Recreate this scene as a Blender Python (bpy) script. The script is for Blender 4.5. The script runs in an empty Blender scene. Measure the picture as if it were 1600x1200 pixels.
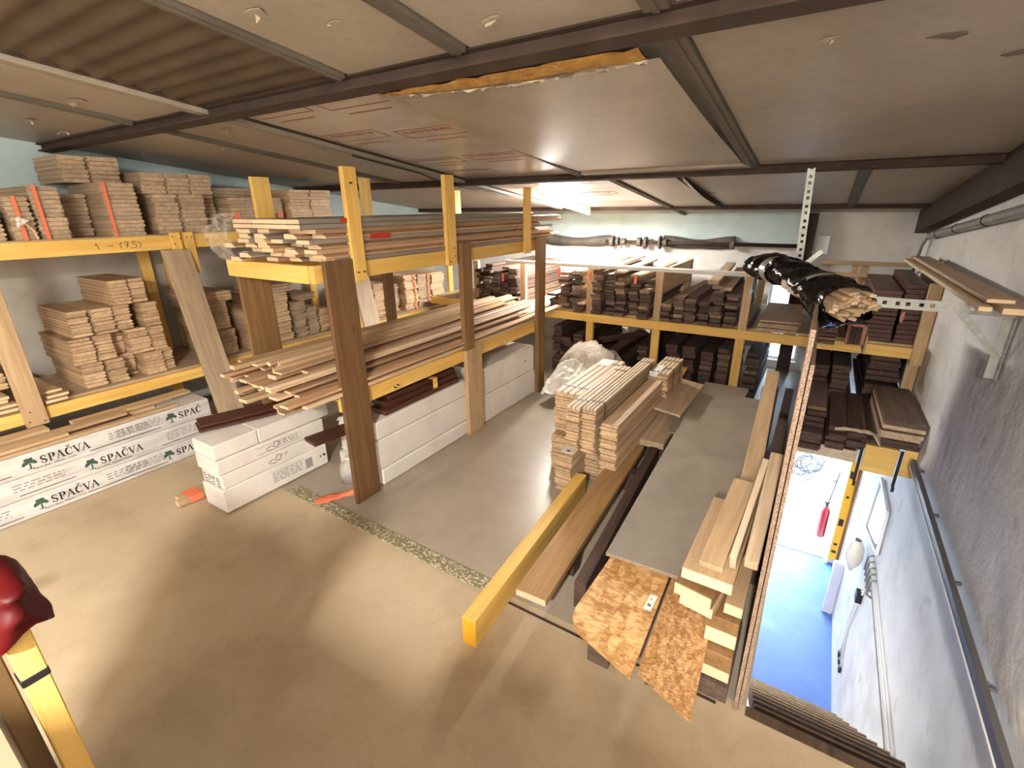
import bpy, bmesh, math, random
from mathutils import Vector, Matrix, noise
R = random.Random(7)
S = bpy.context.scene
COL = S.collection
PI = math.pi

# ------------------------------------------------------------------ camera
cam_data = bpy.data.cameras.new('camera')
cam_data.sensor_width = 36.0
cam_data.lens = 36.0 * 751.5 / 1600.0
cam_data.clip_start = 0.05
cam = bpy.data.objects.new('camera', cam_data)
COL.objects.link(cam)
yaw, pitch, roll = 0.56613, 0.351047, -0.011985
fwd = Vector((-math.sin(yaw) * math.cos(pitch), math.cos(yaw) * math.cos(pitch), -math.sin(pitch)))
rgt = fwd.cross(Vector((0, 0, 1))).normalized()
upv = rgt.cross(fwd)
c_, s_ = math.cos(roll), math.sin(roll)
r2 = rgt * c_ + upv * s_
u2 = -rgt * s_ + upv * c_
cam.matrix_world = Matrix(((r2.x, u2.x, -fwd.x, 0.0), (r2.y, u2.y, -fwd.y, 0.0), (r2.z, u2.z, -fwd.z, 1.95), (0, 0, 0, 1)))
S.camera = cam

# ------------------------------------------------------------------ world, exposure
W = bpy.data.worlds.new('sky')
S.world = W
W.use_nodes = True
bg = W.node_tree.nodes['Background']
bg.inputs[0].default_value = (0.60, 0.78, 1.0, 1)
bg.inputs[1].default_value = 22.0
S.view_settings.view_transform = 'Standard'
S.view_settings.look = 'None'
S.view_settings.gamma = 1.0
S.view_settings.use_curve_mapping = False
S.view_settings.exposure = 0.95
TUBE_FAR, TUBE_NEAR, FILL_SIDE = 90.0, 300.0, 9.0


# ------------------------------------------------------------------ materials
def lin(c):
    return tuple(((v / 255.0) / 12.92 if v / 255.0 <= 0.04045 else ((v / 255.0 + 0.055) / 1.055) ** 2.4) for v in c) + (1,)


def base_mat(name):
    m = bpy.data.materials.new(name)
    m.use_nodes = True
    nt = m.node_tree
    return m, nt, nt.nodes, nt.links, nt.nodes['Principled BSDF']


def coords(N, L, scale, offset=True):
    tc = N.new('ShaderNodeTexCoord')
    mp = N.new('ShaderNodeMapping')
    mp.inputs['Scale'].default_value = scale
    L.new(tc.outputs['Object'], mp.inputs['Vector'])
    if offset:
        oi = N.new('ShaderNodeObjectInfo')
        ml = N.new('ShaderNodeMath')
        ml.operation = 'MULTIPLY'
        ml.inputs[1].default_value = 37.0
        L.new(oi.outputs['Random'], ml.inputs[0])
        L.new(ml.outputs[0], mp.inputs['Location'])
    return mp


def ramp(N, stops):
    r = N.new('ShaderNodeValToRGB')
    e = r.color_ramp.elements
    while len(e) < len(stops):
        e.new(0.5)
    for i, (p, c) in enumerate(stops):
        e[i].position = p
        e[i].color = lin(c)
    return r


def bump(N, L, src, b, strength, dist=0.01):
    n = N.new('ShaderNodeBump')
    n.inputs['Strength'].default_value = strength
    n.inputs['Distance'].default_value = dist
    L.new(src, n.inputs['Height'])
    L.new(n.outputs[0], b.inputs['Normal'])


def vary(N, L, col, b, amount):
    """each object a little lighter or darker than the next"""
    oi = N.new('ShaderNodeObjectInfo')
    mr = N.new('ShaderNodeMapRange')
    mr.inputs[3].default_value = 1 - amount
    mr.inputs[4].default_value = 1 + amount
    L.new(oi.outputs['Random'], mr.inputs[0])
    hs = N.new('ShaderNodeHueSaturation')
    L.new(col, hs.inputs['Color'])
    L.new(mr.outputs[0], hs.inputs['Value'])
    L.new(hs.outputs[0], b.inputs['Base Color'])


def wood(name, dark, light, rough=0.6, sc=(26, 1.6, 26), amount=0.18, knots=False):
    m, nt, N, L, b = base_mat(name)
    mp = coords(N, L, sc)
    n1 = N.new('ShaderNodeTexNoise')
    n1.inputs['Scale'].default_value = 1.0
    n1.inputs['Detail'].default_value = 6
    n1.inputs['Roughness'].default_value = 0.65
    n1.inputs['Distortion'].default_value = 0.6
    L.new(mp.outputs[0], n1.inputs['Vector'])
    mid = tuple((a + c) / 2 for a, c in zip(dark, light))
    rp = ramp(N, [(0.28, dark), (0.5, mid), (0.72, light)])
    L.new(n1.outputs[0], rp.inputs[0])
    col = rp.outputs[0]
    if knots:
        mp2 = coords(N, L, (9, 2.2, 9))
        v = N.new('ShaderNodeTexVoronoi')
        v.inputs['Scale'].default_value = 1.0
        L.new(mp2.outputs[0], v.inputs['Vector'])
        kr = ramp(N, [(0.05, (70, 45, 20)), (0.16, (255, 255, 255))])
        L.new(v.outputs['Distance'], kr.inputs[0])
        mx = N.new('ShaderNodeMix')
        mx.data_type = 'RGBA'
        mx.blend_type = 'MULTIPLY'
        mx.inputs[0].default_value = 0.75
        L.new(col, mx.inputs[6])
        L.new(kr.outputs[0], mx.inputs[7])
        col = mx.outputs[2]
    vary(N, L, col, b, amount)
    b.inputs['Roughness'].default_value = rough
    bump(N, L, n1.outputs[0], b, 0.15, 0.004)
    return m


def mottled(name, stops, scale=2.0, rough=0.7, detail=8, bs=0.2, bd=0.01, spec=0.5, metallic=0.0, stretch=(1, 1, 1), second=None):
    m, nt, N, L, b = base_mat(name)
    mp = coords(N, L, stretch, False)
    n1 = N.new('ShaderNodeTexNoise')
    n1.inputs['Scale'].default_value = scale
    n1.inputs['Detail'].default_value = detail
    n1.inputs['Roughness'].default_value = 0.6
    L.new(mp.outputs[0], n1.inputs['Vector'])
    rp = ramp(N, stops)
    L.new(n1.outputs[0], rp.inputs[0])
    col = rp.outputs[0]
    if second:
        sc2, stops2, fac = second
        n2 = N.new('ShaderNodeTexNoise')
        n2.inputs['Scale'].default_value = sc2
        n2.inputs['Detail'].default_value = 5
        L.new(mp.outputs[0], n2.inputs['Vector'])
        r2_ = ramp(N, stops2)
        L.new(n2.outputs[0], r2_.inputs[0])
        mx = N.new('ShaderNodeMix')
        mx.data_type = 'RGBA'
        mx.blend_type = 'MULTIPLY'
        mx.inputs[0].default_value = fac
        L.new(col, mx.inputs[6])
        L.new(r2_.outputs[0], mx.inputs[7])
        col = mx.outputs[2]
    L.new(col, b.inputs['Base Color'])
    b.inputs['Roughness'].default_value = rough
    b.inputs['Metallic'].default_value = metallic
    b.inputs['Specular IOR Level'].default_value = spec
    if bs:
        bump(N, L, n1.outputs[0], b, bs, bd)
    return m


def flat(name, c, rough=0.6, metallic=0.0, amount=0.0, spec=0.5):
    m, nt, N, L, b = base_mat(name)
    b.inputs['Base Color'].default_value = lin(c)
    b.inputs['Roughness'].default_value = rough
    b.inputs['Metallic'].default_value = metallic
    b.inputs['Specular IOR Level'].default_value = spec
    if amount:
        rgb = N.new('ShaderNodeRGB')
        rgb.outputs[0].default_value = lin(c)
        vary(N, L, rgb.outputs[0], b, amount)
    return m


def osb(name, dark, light, scale):
    m, nt, N, L, b = base_mat(name)
    mp = coords(N, L, (scale, scale * 0.42, scale))
    nz = N.new('ShaderNodeTexNoise')
    nz.inputs['Scale'].default_value = 0.7
    L.new(mp.outputs[0], nz.inputs['Vector'])
    ad = N.new('ShaderNodeMix')
    ad.data_type = 'VECTOR'
    ad.inputs[0].default_value = 0.10
    L.new(mp.outputs[0], ad.inputs[4])
    L.new(nz.outputs['Color'], ad.inputs[5])
    v = N.new('ShaderNodeTexVoronoi')
    v.inputs['Scale'].default_value = 1.0
    v.inputs['Randomness'].default_value = 1.0
    L.new(ad.outputs[1], v.inputs['Vector'])
    mp2 = coords(N, L, (scale * 0.6, scale * 1.7, scale))
    v2 = N.new('ShaderNodeTexVoronoi')
    v2.inputs['Scale'].default_value = 1.5
    L.new(mp2.outputs[0], v2.inputs['Vector'])
    sep = N.new('ShaderNodeSeparateColor')
    L.new(v.outputs['Color'], sep.inputs[0])
    sep2 = N.new('ShaderNodeSeparateColor')
    L.new(v2.outputs['Color'], sep2.inputs[0])
    av = N.new('ShaderNodeMath')
    av.operation = 'ADD'
    L.new(sep.outputs[0], av.inputs[0])
    L.new(sep2.outputs[1], av.inputs[1])
    hv = N.new('ShaderNodeMath')
    hv.operation = 'MULTIPLY'
    hv.inputs[1].default_value = 0.5
    L.new(av.outputs[0], hv.inputs[0])
    mid = tuple((a + c) / 2 for a, c in zip(dark, light))
    rp = ramp(N, [(0.15, dark), (0.5, mid), (0.85, light)])
    L.new(hv.outputs[0], rp.inputs[0])
    L.new(rp.outputs[0], b.inputs['Base Color'])
    b.inputs['Roughness'].default_value = 0.5
    bump(N, L, hv.outputs[0], b, 0.25, 0.003)
    return m


def speckle(name, stops, scale, rough=0.7):
    m, nt, N, L, b = base_mat(name)
    mp = coords(N, L, (1, 1, 1))
    v = N.new('ShaderNodeTexVoronoi')
    v.inputs['Scale'].default_value = scale
    L.new(mp.outputs[0], v.inputs['Vector'])
    sep = N.new('ShaderNodeSeparateColor')
    L.new(v.outputs['Color'], sep.inputs[0])
    rp = ramp(N, stops)
    L.new(sep.outputs[0], rp.inputs[0])
    L.new(rp.outputs[0], b.inputs['Base Color'])
    b.inputs['Roughness'].default_value = rough
    bump(N, L, sep.outputs[0], b, 0.2, 0.002)
    return m


def emit(name, c, strength):
    m, nt, N, L, b = base_mat(name)
    b.inputs['Base Color'].default_value = (0.8, 0.8, 0.8, 1)
    b.inputs['Emission Color'].default_value = c + (1,)
    b.inputs['Emission Strength'].default_value = strength
    return m


def film(name, c, rough=0.15, alpha=0.35):
    m, nt, N, L, b = base_mat(name)
    b.inputs['Base Color'].default_value = lin(c)
    b.inputs['Roughness'].default_value = rough
    b.inputs['Alpha'].default_value = alpha
    return m


M = {}
M['yellow'] = wood('yellow_timber', (212, 166, 80), (244, 204, 118), 0.55, (20, 1.2, 20), 0.07)
M['yellow_end'] = flat('yellow_paint', (235, 170, 40), 0.6)
M['pine'] = wood('pine_board', (176, 144, 106), (214, 184, 144), 0.6, amount=0.12, knots=True)
M['pale'] = wood('pale_board', (196, 170, 138), (226, 206, 178), 0.6, amount=0.08)
M['oak'] = wood('oak_board', (152, 130, 103), (200, 174, 145), 0.62, amount=0.14)
M['parquet'] = wood('parquet_oak', (168, 138, 105), (214, 184, 148), 0.6, amount=0.2)
M['tan'] = wood('tan_board', (162, 132, 97), (200, 170, 131), 0.6, amount=0.1)
M['brown'] = wood('brown_board', (112, 82, 48), (150, 114, 72), 0.6, amount=0.08)
M['plank'] = wood('brown_plank', (142, 106, 66), (182, 142, 94), 0.6, amount=0.05)
M['browndark'] = wood('dark_post_board', (92, 64, 38), (122, 90, 56), 0.55, amount=0.05, knots=True)
M['hard'] = wood('weathered_hardwood', (72, 56, 48), (124, 102, 86), 0.75, (40, 2.0, 40), 0.35)
M['harddark'] = wood('dark_hardwood', (58, 42, 36), (98, 74, 62), 0.75, (30, 1.6, 30), 0.22)
M['oldpale'] = wood('old_pale_board', (112, 92, 74), (168, 146, 120), 0.75, (30, 1.6, 30), 0.25)
M['redbrown'] = wood('stained_redbrown_board', (62, 34, 26), (98, 56, 42), 0.45, amount=0.1)
M['mold'] = wood('moulding_wood', (150, 116, 86), (194, 156, 122), 0.55, amount=0.3)
M['moldlight'] = wood('light_slat', (190, 158, 120), (228, 200, 166), 0.55, amount=0.15)
M['greywrap'] = flat('grey_wrapped_profile', (136, 126, 114), 0.35, amount=0.12)
M['endlight'] = flat('sawn_end_grain', (226, 196, 158), 0.8, amount=0.1)
M['greyboard'] = mottled('grey_particle_board', [(0.3, (134, 123, 108)), (0.6, (150, 139, 123)), (0.75, (158, 147, 131))], 2.2, 0.6, bs=0.04, second=(6.0, [(0.3, (215, 212, 208)), (0.55, (255, 255, 255))], 0.35))
M['chip_edge'] = speckle('chipboard_edge', [(0.1, (104, 82, 66)), (0.5, (142, 116, 96)), (0.9, (178, 152, 132))], 420)
M['osb'] = osb('osb_large_flake', (164, 114, 60), (224, 182, 124), 40)
M['osb2'] = osb('osb_fine_flake', (140, 96, 54), (206, 162, 110), 85)
M['strip'] = speckle('embossed_metal_strip', [(0.1, (112, 102, 76)), (0.6, (138, 128, 98)), (0.93, (200, 192, 160))], 95, 0.5)
M['carton'] = mottled('white_carton', [(0.3, (214, 206, 196)), (0.7, (232, 226, 218))], 4.0, 0.6, bs=0.04)
M['carton_print'] = mottled('printed_white_carton', [(0.3, (172, 167, 164)), (0.5, (206, 202, 198)), (0.7, (218, 214, 211))], 3.0, 0.35, bs=0.03, stretch=(1, 1.0, 5))
M['ink'] = flat('dark_print', (44, 40, 40), 0.6)
M['inkgrey'] = flat('grey_print', (150, 145, 142), 0.6)
M['inkgreen'] = flat('green_print', (52, 84, 66), 0.6)
M['label'] = flat('white_label', (226, 222, 216), 0.6)
M['orange'] = flat('orange_tape', (232, 120, 82), 0.55)
M['reddish'] = flat('red_tag', (176, 50, 30), 0.5)
M['film'] = film('clear_wrap_film', (226, 216, 200), 0.12, 0.24)
M['whitefilm'] = mottled('white_plastic_film', [(0.3, (214, 208, 196)), (0.7, (236, 232, 224))], 7, 0.35, bs=0.5, bd=0.02)
M['sack'] = mottled('white_woven_sack', [(0.3, (184, 172, 154)), (0.65, (212, 204, 190))], 9.0, 0.45, bs=0.9, bd=0.03)
M['blackfilm'] = flat('black_plastic_film', (14, 14, 16), 0.14)
M['tape'] = flat('grey_adhesive_tape', (150, 148, 140), 0.35)
M['black'] = flat('black_plastic', (22, 22, 24), 0.5)
M['strap'] = flat('black_strap', (26, 24, 24), 0.5)
M['steel'] = mottled('galvanised_steel', [(0.3, (138, 140, 138)), (0.7, (168, 170, 166))], 9, 0.4, bs=0.03, metallic=0.35)
M['rust'] = mottled('rusty_purlin', [(0.3, (46, 34, 28)), (0.7, (72, 55, 45))], 6, 0.8)
M['ceil'] = mottled('grey_foil_board', [(0.3, (146, 136, 122)), (0.55, (164, 154, 140)), (0.75, (172, 162, 148))], 1.3, 0.42, bs=0.10, bd=0.02, second=(24, [(0.30, (214, 208, 200)), (0.5, (255, 255, 255))], 0.35))
M['foil'] = mottled('printed_foil_board', [(0.3, (182, 170, 160)), (0.7, (202, 190, 180))], 1.6, 0.25, bs=0.05, stretch=(1, 3, 1))
M['corr'] = mottled('corrugated_roof_sheet', [(0.3, (66, 54, 40)), (0.7, (92, 77, 58))], 4, 0.7)
M['batten'] = mottled('grey_ceiling_batten', [(0.3, (88, 80, 70)), (0.7, (106, 98, 86))], 5, 0.6)
M['lightbatten'] = mottled('pale_ceiling_batten', [(0.3, (140, 130, 114)), (0.7, (162, 152, 136))], 5, 0.55)
M['insul'] = mottled('yellow_insulation_foam', [(0.3, (150, 104, 44)), (0.7, (204, 158, 84))], 14, 0.95, bs=0.8, bd=0.03)
M['foilwhite'] = flat('torn_white_foil', (206, 194, 176), 0.35)
M['redink'] = flat('red_print', (142, 84, 66), 0.5)
M['wallw'] = mottled('white_plaster', [(0.25, (196, 194, 192)), (0.5, (220, 218, 214)), (0.75, (230, 228, 224))], 2.4, 0.75, detail=5, bs=0.5, bd=0.06, second=(7.5, [(0.27, (158, 152, 146)), (0.36, (255, 255, 255))], 0.3))
M['wallblue'] = mottled('pale_blue_plaster', [(0.25, (164, 184, 188)), (0.5, (188, 208, 210)), (0.75, (202, 218, 220))], 1.8, 0.8, bs=0.25, bd=0.02)
M['wallgrey'] = mottled('grey_plaster', [(0.25, (150, 144, 136)), (0.5, (176, 170, 160)), (0.75, (192, 188, 178))], 2.2, 0.8, bs=0.35, bd=0.03)
M['white'] = flat('white_paint', (232, 232, 230), 0.5)
M['lilac'] = flat('pale_lilac_board', (206, 204, 214), 0.5)
M['greydark'] = mottled('dark_worn_belt', [(0.3, (66, 60, 56)), (0.7, (108, 100, 92))], 6, 0.7)
M['rail'] = flat('shaded_rail', (88, 86, 84), 0.5)
M['levely'] = flat('yellow_enamel', (240, 178, 30), 0.35)
M['glass'] = film('window_glass', (132, 146, 152), 0.15, 0.4)
M['extred'] = flat('red_enamel', (132, 10, 18), 0.4)
M['redcloth'] = mottled('red_vinyl', [(0.3, (62, 7, 8)), (0.7, (86, 10, 10))], 5, 0.5, bs=0.3, spec=0.2)
M['panel'] = mottled('brown_hardboard', [(0.3, (88, 66, 36)), (0.7, (106, 82, 48))], 3, 0.7)
M['lowfloor'] = mottled('daylight_blue_concrete', [(0.3, (74, 106, 172)), (0.6, (94, 124, 188)), (0.8, (136, 158, 200))], 1.7, 0.5, bs=0.1)  # blue cast of the daylight is put into the base colour
M['soil'] = flat('outdoor_paving', (196, 196, 192), 0.8)
M['pinkend'] = flat('pink_painted_end', (176, 120, 104), 0.7)
M['tread'] = wood('worn_stair_tread', (62, 48, 36), (104, 84, 64), 0.6)
M['navy'] = flat('dark_blue_crate', (30, 34, 46), 0.5)
M['bottle'] = film('frosted_jug', (214, 208, 200), 0.4, 0.55)


def concrete():
    m, nt, N, L, b = base_mat('concrete_floor')
    mp = coords(N, L, (1, 1, 1), False)
    n1 = N.new('ShaderNodeTexNoise')
    n1.inputs['Scale'].default_value = 1.4
    n1.inputs['Detail'].default_value = 9
    n1.inputs['Roughness'].default_value = 0.62
    L.new(mp.outputs[0], n1.inputs['Vector'])
    ra = ramp(N, [(0.25, (160, 140, 112)), (0.5, (184, 164, 134)), (0.72, (196, 178, 150))])
    L.new(n1.outputs[0], ra.inputs[0])
    rb = ramp(N, [(0.25, (142, 130, 114)), (0.5, (160, 148, 130)), (0.72, (172, 160, 142))])
    L.new(n1.outputs[0], rb.inputs[0])
    sp = N.new('ShaderNodeSeparateXYZ')
    L.new(mp.outputs[0], sp.inputs[0])
    gt = N.new('ShaderNodeMath')
    gt.operation = 'GREATER_THAN'
    gt.inputs[1].default_value = 1.70
    L.new(sp.outputs[1], gt.inputs[0])
    mx = N.new('ShaderNodeMix')
    mx.data_type = 'RGBA'
    L.new(gt.outputs[0], mx.inputs[0])
    L.new(ra.outputs[0], mx.inputs[6])
    L.new(rb.outputs[0], mx.inputs[7])
    # dark round stains and thin scuffs
    v = N.new('ShaderNodeTexVoronoi')
    v.inputs['Scale'].default_value = 1.15
    L.new(mp.outputs[0], v.inputs['Vector'])
    rs = ramp(N, [(0.03, (150, 140, 124)), (0.13, (255, 255, 255))])
    L.new(v.outputs['Distance'], rs.inputs[0])
    m2 = N.new('ShaderNodeMix')
    m2.data_type = 'RGBA'
    m2.blend_type = 'MULTIPLY'
    m2.inputs[0].default_value = 0.6
    L.new(mx.outputs[2], m2.inputs[6])
    L.new(rs.outputs[0], m2.inputs[7])
    n3 = N.new('ShaderNodeTexNoise')
    n3.inputs['Scale'].default_value = 3.2
    n3.inputs['Detail'].default_value = 4
    n3.inputs['Distortion'].default_value = 1.4
    L.new(mp.outputs[0], n3.inputs['Vector'])
    rc = ramp(N, [(0.485, (255, 255, 255)), (0.5, (206, 196, 180)), (0.515, (255, 255, 255))])
    L.new(n3.outputs[0], rc.inputs[0])
    m3 = N.new('ShaderNodeMix')
    m3.data_type = 'RGBA'
    m3.blend_type = 'MULTIPLY'
    m3.inputs[0].default_value = 0.15
    L.new(m2.outputs[2], m3.inputs[6])
    L.new(rc.outputs[0], m3.inputs[7])
    L.new(m3.outputs[2], b.inputs['Base Color'])
    rr = N.new('ShaderNodeMapRange')
    rr.inputs[3].default_value = 0.6
    rr.inputs[4].default_value = 0.34
    L.new(gt.outputs[0], rr.inputs[0])
    L.new(rr.outputs[0], b.inputs['Roughness'])
    bump(N, L, n1.outputs[0], b, 0.08, 0.02)
    return m


M['floor'] = concrete()


# ------------------------------------------------------------------ mesh helpers
class MB:
    """collects shapes into one mesh"""
    def __init__(s):
        s.v, s.f, s.mi, s.mats = [], [], [], []

    def _m(s, m):
        if m not in s.mats:
            s.mats.append(m)
        return s.mats.index(m)

    def add(s, vs, fs, m):
        o = len(s.v)
        k = s._m(m)
        s.v += [tuple(v) for v in vs]
        s.f += [tuple(i + o for i in f) for f in fs]
        s.mi += [k] * len(fs)

    def box(s, x0, x1, y0, y1, z0, z1, m):
        vs = [(x, y, z) for z in (z0, z1) for y in (y0, y1) for x in (x0, x1)]
        s.add(vs, [(0, 2, 3, 1), (4, 5, 7, 6), (0, 1, 5, 4), (2, 6, 7, 3), (0, 4, 6, 2), (1, 3, 7, 5)], m)

    def bar(s, A, B, w, t, m, up=(0, 0, 1)):
        X = frame(A, B, up)
        l = (Vector(B) - Vector(A)).length / 2
        vs = [X @ Vector((x * w / 2, y * l, z * t / 2)) for z in (-1, 1) for y in (-1, 1) for x in (-1, 1)]
        s.add(vs, [(0, 2, 3, 1), (4, 5, 7, 6), (0, 1, 5, 4), (2, 6, 7, 3), (0, 4, 6, 2), (1, 3, 7, 5)], m)

    def prism(s, prof, y0, y1, m):
        n = len(prof)
        vs = [(x, y0, z) for x, z in prof] + [(x, y1, z) for x, z in prof]
        fs = [(i, (i + 1) % n, (i + 1) % n + n, i + n) for i in range(n)]
        fs += [tuple(range(n - 1, -1, -1)), tuple(range(n, 2 * n))]
        s.add(vs, fs, m)

    def extrude(s, loop, d, m):
        """loop: list of 3d points (planar), d: offset vector"""
        n = len(loop)
        d = Vector(d)
        vs = [Vector(p) for p in loop] + [Vector(p) + d for p in loop]
        fs = [(i, (i + 1) % n, (i + 1) % n + n, i + n) for i in range(n)]
        fs += [tuple(range(n - 1, -1, -1)), tuple(range(n, 2 * n))]
        s.add(vs, fs, m)

    def tube(s, pts, r, m, n=10, caps=True):
        pts = [Vector(p) for p in pts]
        rs = r if isinstance(r, (list, tuple)) else [r] * len(pts)
        o = []
        ref = Vector((0.31, 0.17, 0.93))
        for i, p in enumerate(pts):
            d = (pts[min(i + 1, len(pts) - 1)] - pts[max(i - 1, 0)]).normalized()
            a = d.cross(ref)
            if a.length < 1e-3:
                a = d.cross(Vector((1, 0, 0)))
            a.normalize()
            b2 = d.cross(a)
            o += [p + (a * math.cos(2 * PI * k / n) + b2 * math.sin(2 * PI * k / n)) * rs[i] for k in range(n)]
        fs = []
        for i in range(len(pts) - 1):
            for k in range(n):
                fs.append((i * n + k, i * n + (k + 1) % n, (i + 1) * n + (k + 1) % n, (i + 1) * n + k))
        if caps:
            fs.append(tuple(range(n - 1, -1, -1)))
            fs.append(tuple(range((len(pts) - 1) * n, len(pts) * n)))
        s.add(o, fs, m)

    def build(s, name, parent=None, smooth=False, bev=0.0, shift=None):
        me = bpy.data.meshes.new(name)
        off = Vector(shift) if shift else Vector((0, 0, 0))
        me.from_pydata([tuple(Vector(v) - off) for v in s.v], [], s.f)
        for m in s.mats:
            me.materials.append(m)
        for p, k in zip(me.polygons, s.mi):
            p.material_index = k
            p.use_smooth = smooth
        bm = bmesh.new()
        bm.from_mesh(me)
        bmesh.ops.recalc_face_normals(bm, faces=bm.faces)
        if bev:
            bmesh.ops.bevel(bm, geom=list(bm.edges), offset=bev, segments=1, affect='EDGES', profile=0.5)
        bm.to_mesh(me)
        bm.free()
        o = bpy.data.objects.new(name, me)
        COL.objects.link(o)
        o.location = off
        return o


def frame(A, B, up=(0, 0, 1)):
    A, B, up = Vector(A), Vector(B), Vector(up)
    y = (B - A).normalized()
    x = y.cross(up).normalized()
    z = x.cross(y)
    c = (A + B) / 2
    return Matrix(((x.x, y.x, z.x, c.x), (x.y, y.y, z.y, c.y), (x.z, y.z, z.z, c.z), (0, 0, 0, 1)))


def tag(o, label=None, cat=None, group=None, kind=None):
    if label:
        o['label'] = label
    if cat:
        o['category'] = cat
    if group:
        o['group'] = group
    if kind:
        o['kind'] = kind
    return o


def empty(name, label, cat, loc, group=None):
    o = bpy.data.objects.new(name, None)
    o.empty_display_size = 0.05
    COL.objects.link(o)
    o.location = loc
    return tag(o, label, cat, group)


def world_of(o):
    m = o.matrix_basis.copy()
    return world_of(o.parent) @ o.matrix_parent_inverse @ m if o.parent else m


def put(o, parent):
    """parent o (given in world coordinates) and keep it where it is"""
    if parent:
        o.parent = parent
        o.matrix_parent_inverse = world_of(parent).inverted()
    return o


BOARDS = {}


def board_mesh(w, L, t, mat, end=None, prof=None, bev=0.0025):
    key = (round(w, 4), round(L, 4), round(t, 4), mat.name, end.name if end else '', prof or '', bev)
    if key in BOARDS:
        return BOARDS[key]
    b = MB()
    if prof == 'tg':      # tongue and groove flooring plank
        g = t * 0.28
        a, c = w / 2, t / 2
        tongue = min(0.008, w * 0.08)
        P = [(-a, -c), (a, -c), (a, -g), (a - tongue, -g * .8), (a - tongue, g * .8), (a, g), (a, c), (-a, c), (-a, g), (-a - tongue, g * .8), (-a - tongue, -g * .8), (-a, -g)]
        b.prism(P, -L / 2, L / 2, mat)
        bev = 0
    elif prof == 'mould':  # skirting-like moulding: stepped top
        a, c = w / 2, t / 2
        P = [(-a, -c), (a, -c), (a, -c * .1), (a * .72, c * .2), (a * .5, c), (-a, c)]
        b.prism(P, -L / 2, L / 2, mat)
        bev = 0
    elif prof == 'L':
        a, c = w / 2, t / 2
        k = t * 0.35
        P = [(-a, -c), (a, -c), (a, -c + k), (-a + k, -c + k), (-a + k, c), (-a, c)]
        b.prism(P, -L / 2, L / 2, mat)
        bev = 0
    elif prof == 'round':
        P = [(math.cos(2 * PI * i / 14) * w / 2, math.sin(2 * PI * i / 14) * t / 2) for i in range(14)]
        b.prism(P, -L / 2, L / 2, mat)
        bev = 0
    else:
        b.box(-w / 2, w / 2, -L / 2, L / 2, -t / 2, t / 2, mat)
    me = bpy.data.meshes.new('board')
    me.from_pydata(b.v, [], b.f)
    me.materials.append(mat)
    if end:
        me.materials.append(end)
    bm = bmesh.new()
    bm.from_mesh(me)
    bmesh.ops.recalc_face_normals(bm, faces=bm.faces)
    if end:
        for f in bm.faces:
            if abs(f.normal.y) > 0.9:
                f.material_index = 1
    if bev:
        bmesh.ops.bevel(bm, geom=list(bm.edges), offset=min(bev, t * .2), segments=1, affect='EDGES', profile=0.5)
    bm.to_mesh(me)
    bm.free()
    BOARDS[key] = me
    return me


def bar(name, A, B, w, t, mat, parent=None, up=(0, 0, 1), end=None, prof=None, bev=0.0025, **kw):
    """a board running from A to B, w wide, t thick (thickness along up)"""
    L = (Vector(B) - Vector(A)).length
    o = bpy.data.objects.new(name, board_mesh(w, L, t, mat, end, prof, bev))
    COL.objects.link(o)
    o.matrix_world = frame(A, B, up)
    if parent:
        put(o, parent)
    if kw:
        tag(o, **kw)
    return o


def boxo(name, x0, x1, y0, y1, z0, z1, mat, parent=None, bev=0.003, **kw):
    b = MB()
    c = ((x0 + x1) / 2, (y0 + y1) / 2, (z0 + z1) / 2)
    b.box(x0, x1, y0, y1, z0, z1, mat)
    o = mesh(b, name, parent, c, bev=bev)
    if kw:
        tag(o, **kw)
    return o


def mesh(b, name, parent=None, c=(0, 0, 0), smooth=False, bev=0.0):
    """links MB b (world coordinates) as one object with its origin at c"""
    o = b.build(name, None, smooth, bev, c)
    return put(o, parent)


ORD = ['first', 'second', 'third', 'fourth', 'fifth', 'sixth', 'seventh', 'eighth', 'ninth', 'tenth', 'eleventh', 'twelfth', 'thirteenth', 'fourteenth', 'fifteenth', 'sixteenth', 'seventeenth', 'eighteenth', 'nineteenth', 'twentieth']


def nth_top(i, n):
    return 'topmost' if i == 0 else ('lowest' if i == n - 1 else ORD[i] + ' from top')


def text_mesh(txt, size, mat, extr=0.0004, bold=0.0):
    cu = bpy.data.curves.new('lettering', 'FONT')
    cu.body = txt
    cu.size = size
    cu.extrude = extr
    cu.offset = bold
    cu.resolution_u = 2
    o = bpy.data.objects.new('lettering', cu)
    COL.objects.link(o)
    bpy.context.view_layer.update()
    me = bpy.data.meshes.new_from_object(o.evaluated_get(bpy.context.evaluated_depsgraph_get()))
    bpy.data.objects.remove(o)
    me.materials.clear()
    me.materials.append(mat)
    return me


def place_text(name, txt, size, mat, origin, right, up, parent=None, bold=0.0):
    right, up = Vector(right).normalized(), Vector(up).normalized()
    n = right.cross(up)
    me = text_mesh(txt, size, mat, bold=bold)
    o = bpy.data.objects.new(name, me)
    COL.objects.link(o)
    o.matrix_world = Matrix(((right.x, up.x, n.x, origin[0]), (right.y, up.y, n.y, origin[1]), (right.z, up.z, n.z, origin[2]), (0, 0, 0, 1)))
    return put(o, parent)


# ================================================================== SETTING
XL, XR, YB, YF = -5.5, 0.85, -2.4, 6.7


def zc(y):
    return 2.67 - 0.12 * y


def struct(o, label=None):
    o['kind'] = 'structure'
    if label:
        o['label'] = label
    return o


def sbox(name, x0, x1, y0, y1, z0, z1, m, label=None):
    return struct(boxo(name, x0, x1, y0, y1, z0, z1, m, bev=0), label)


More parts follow.
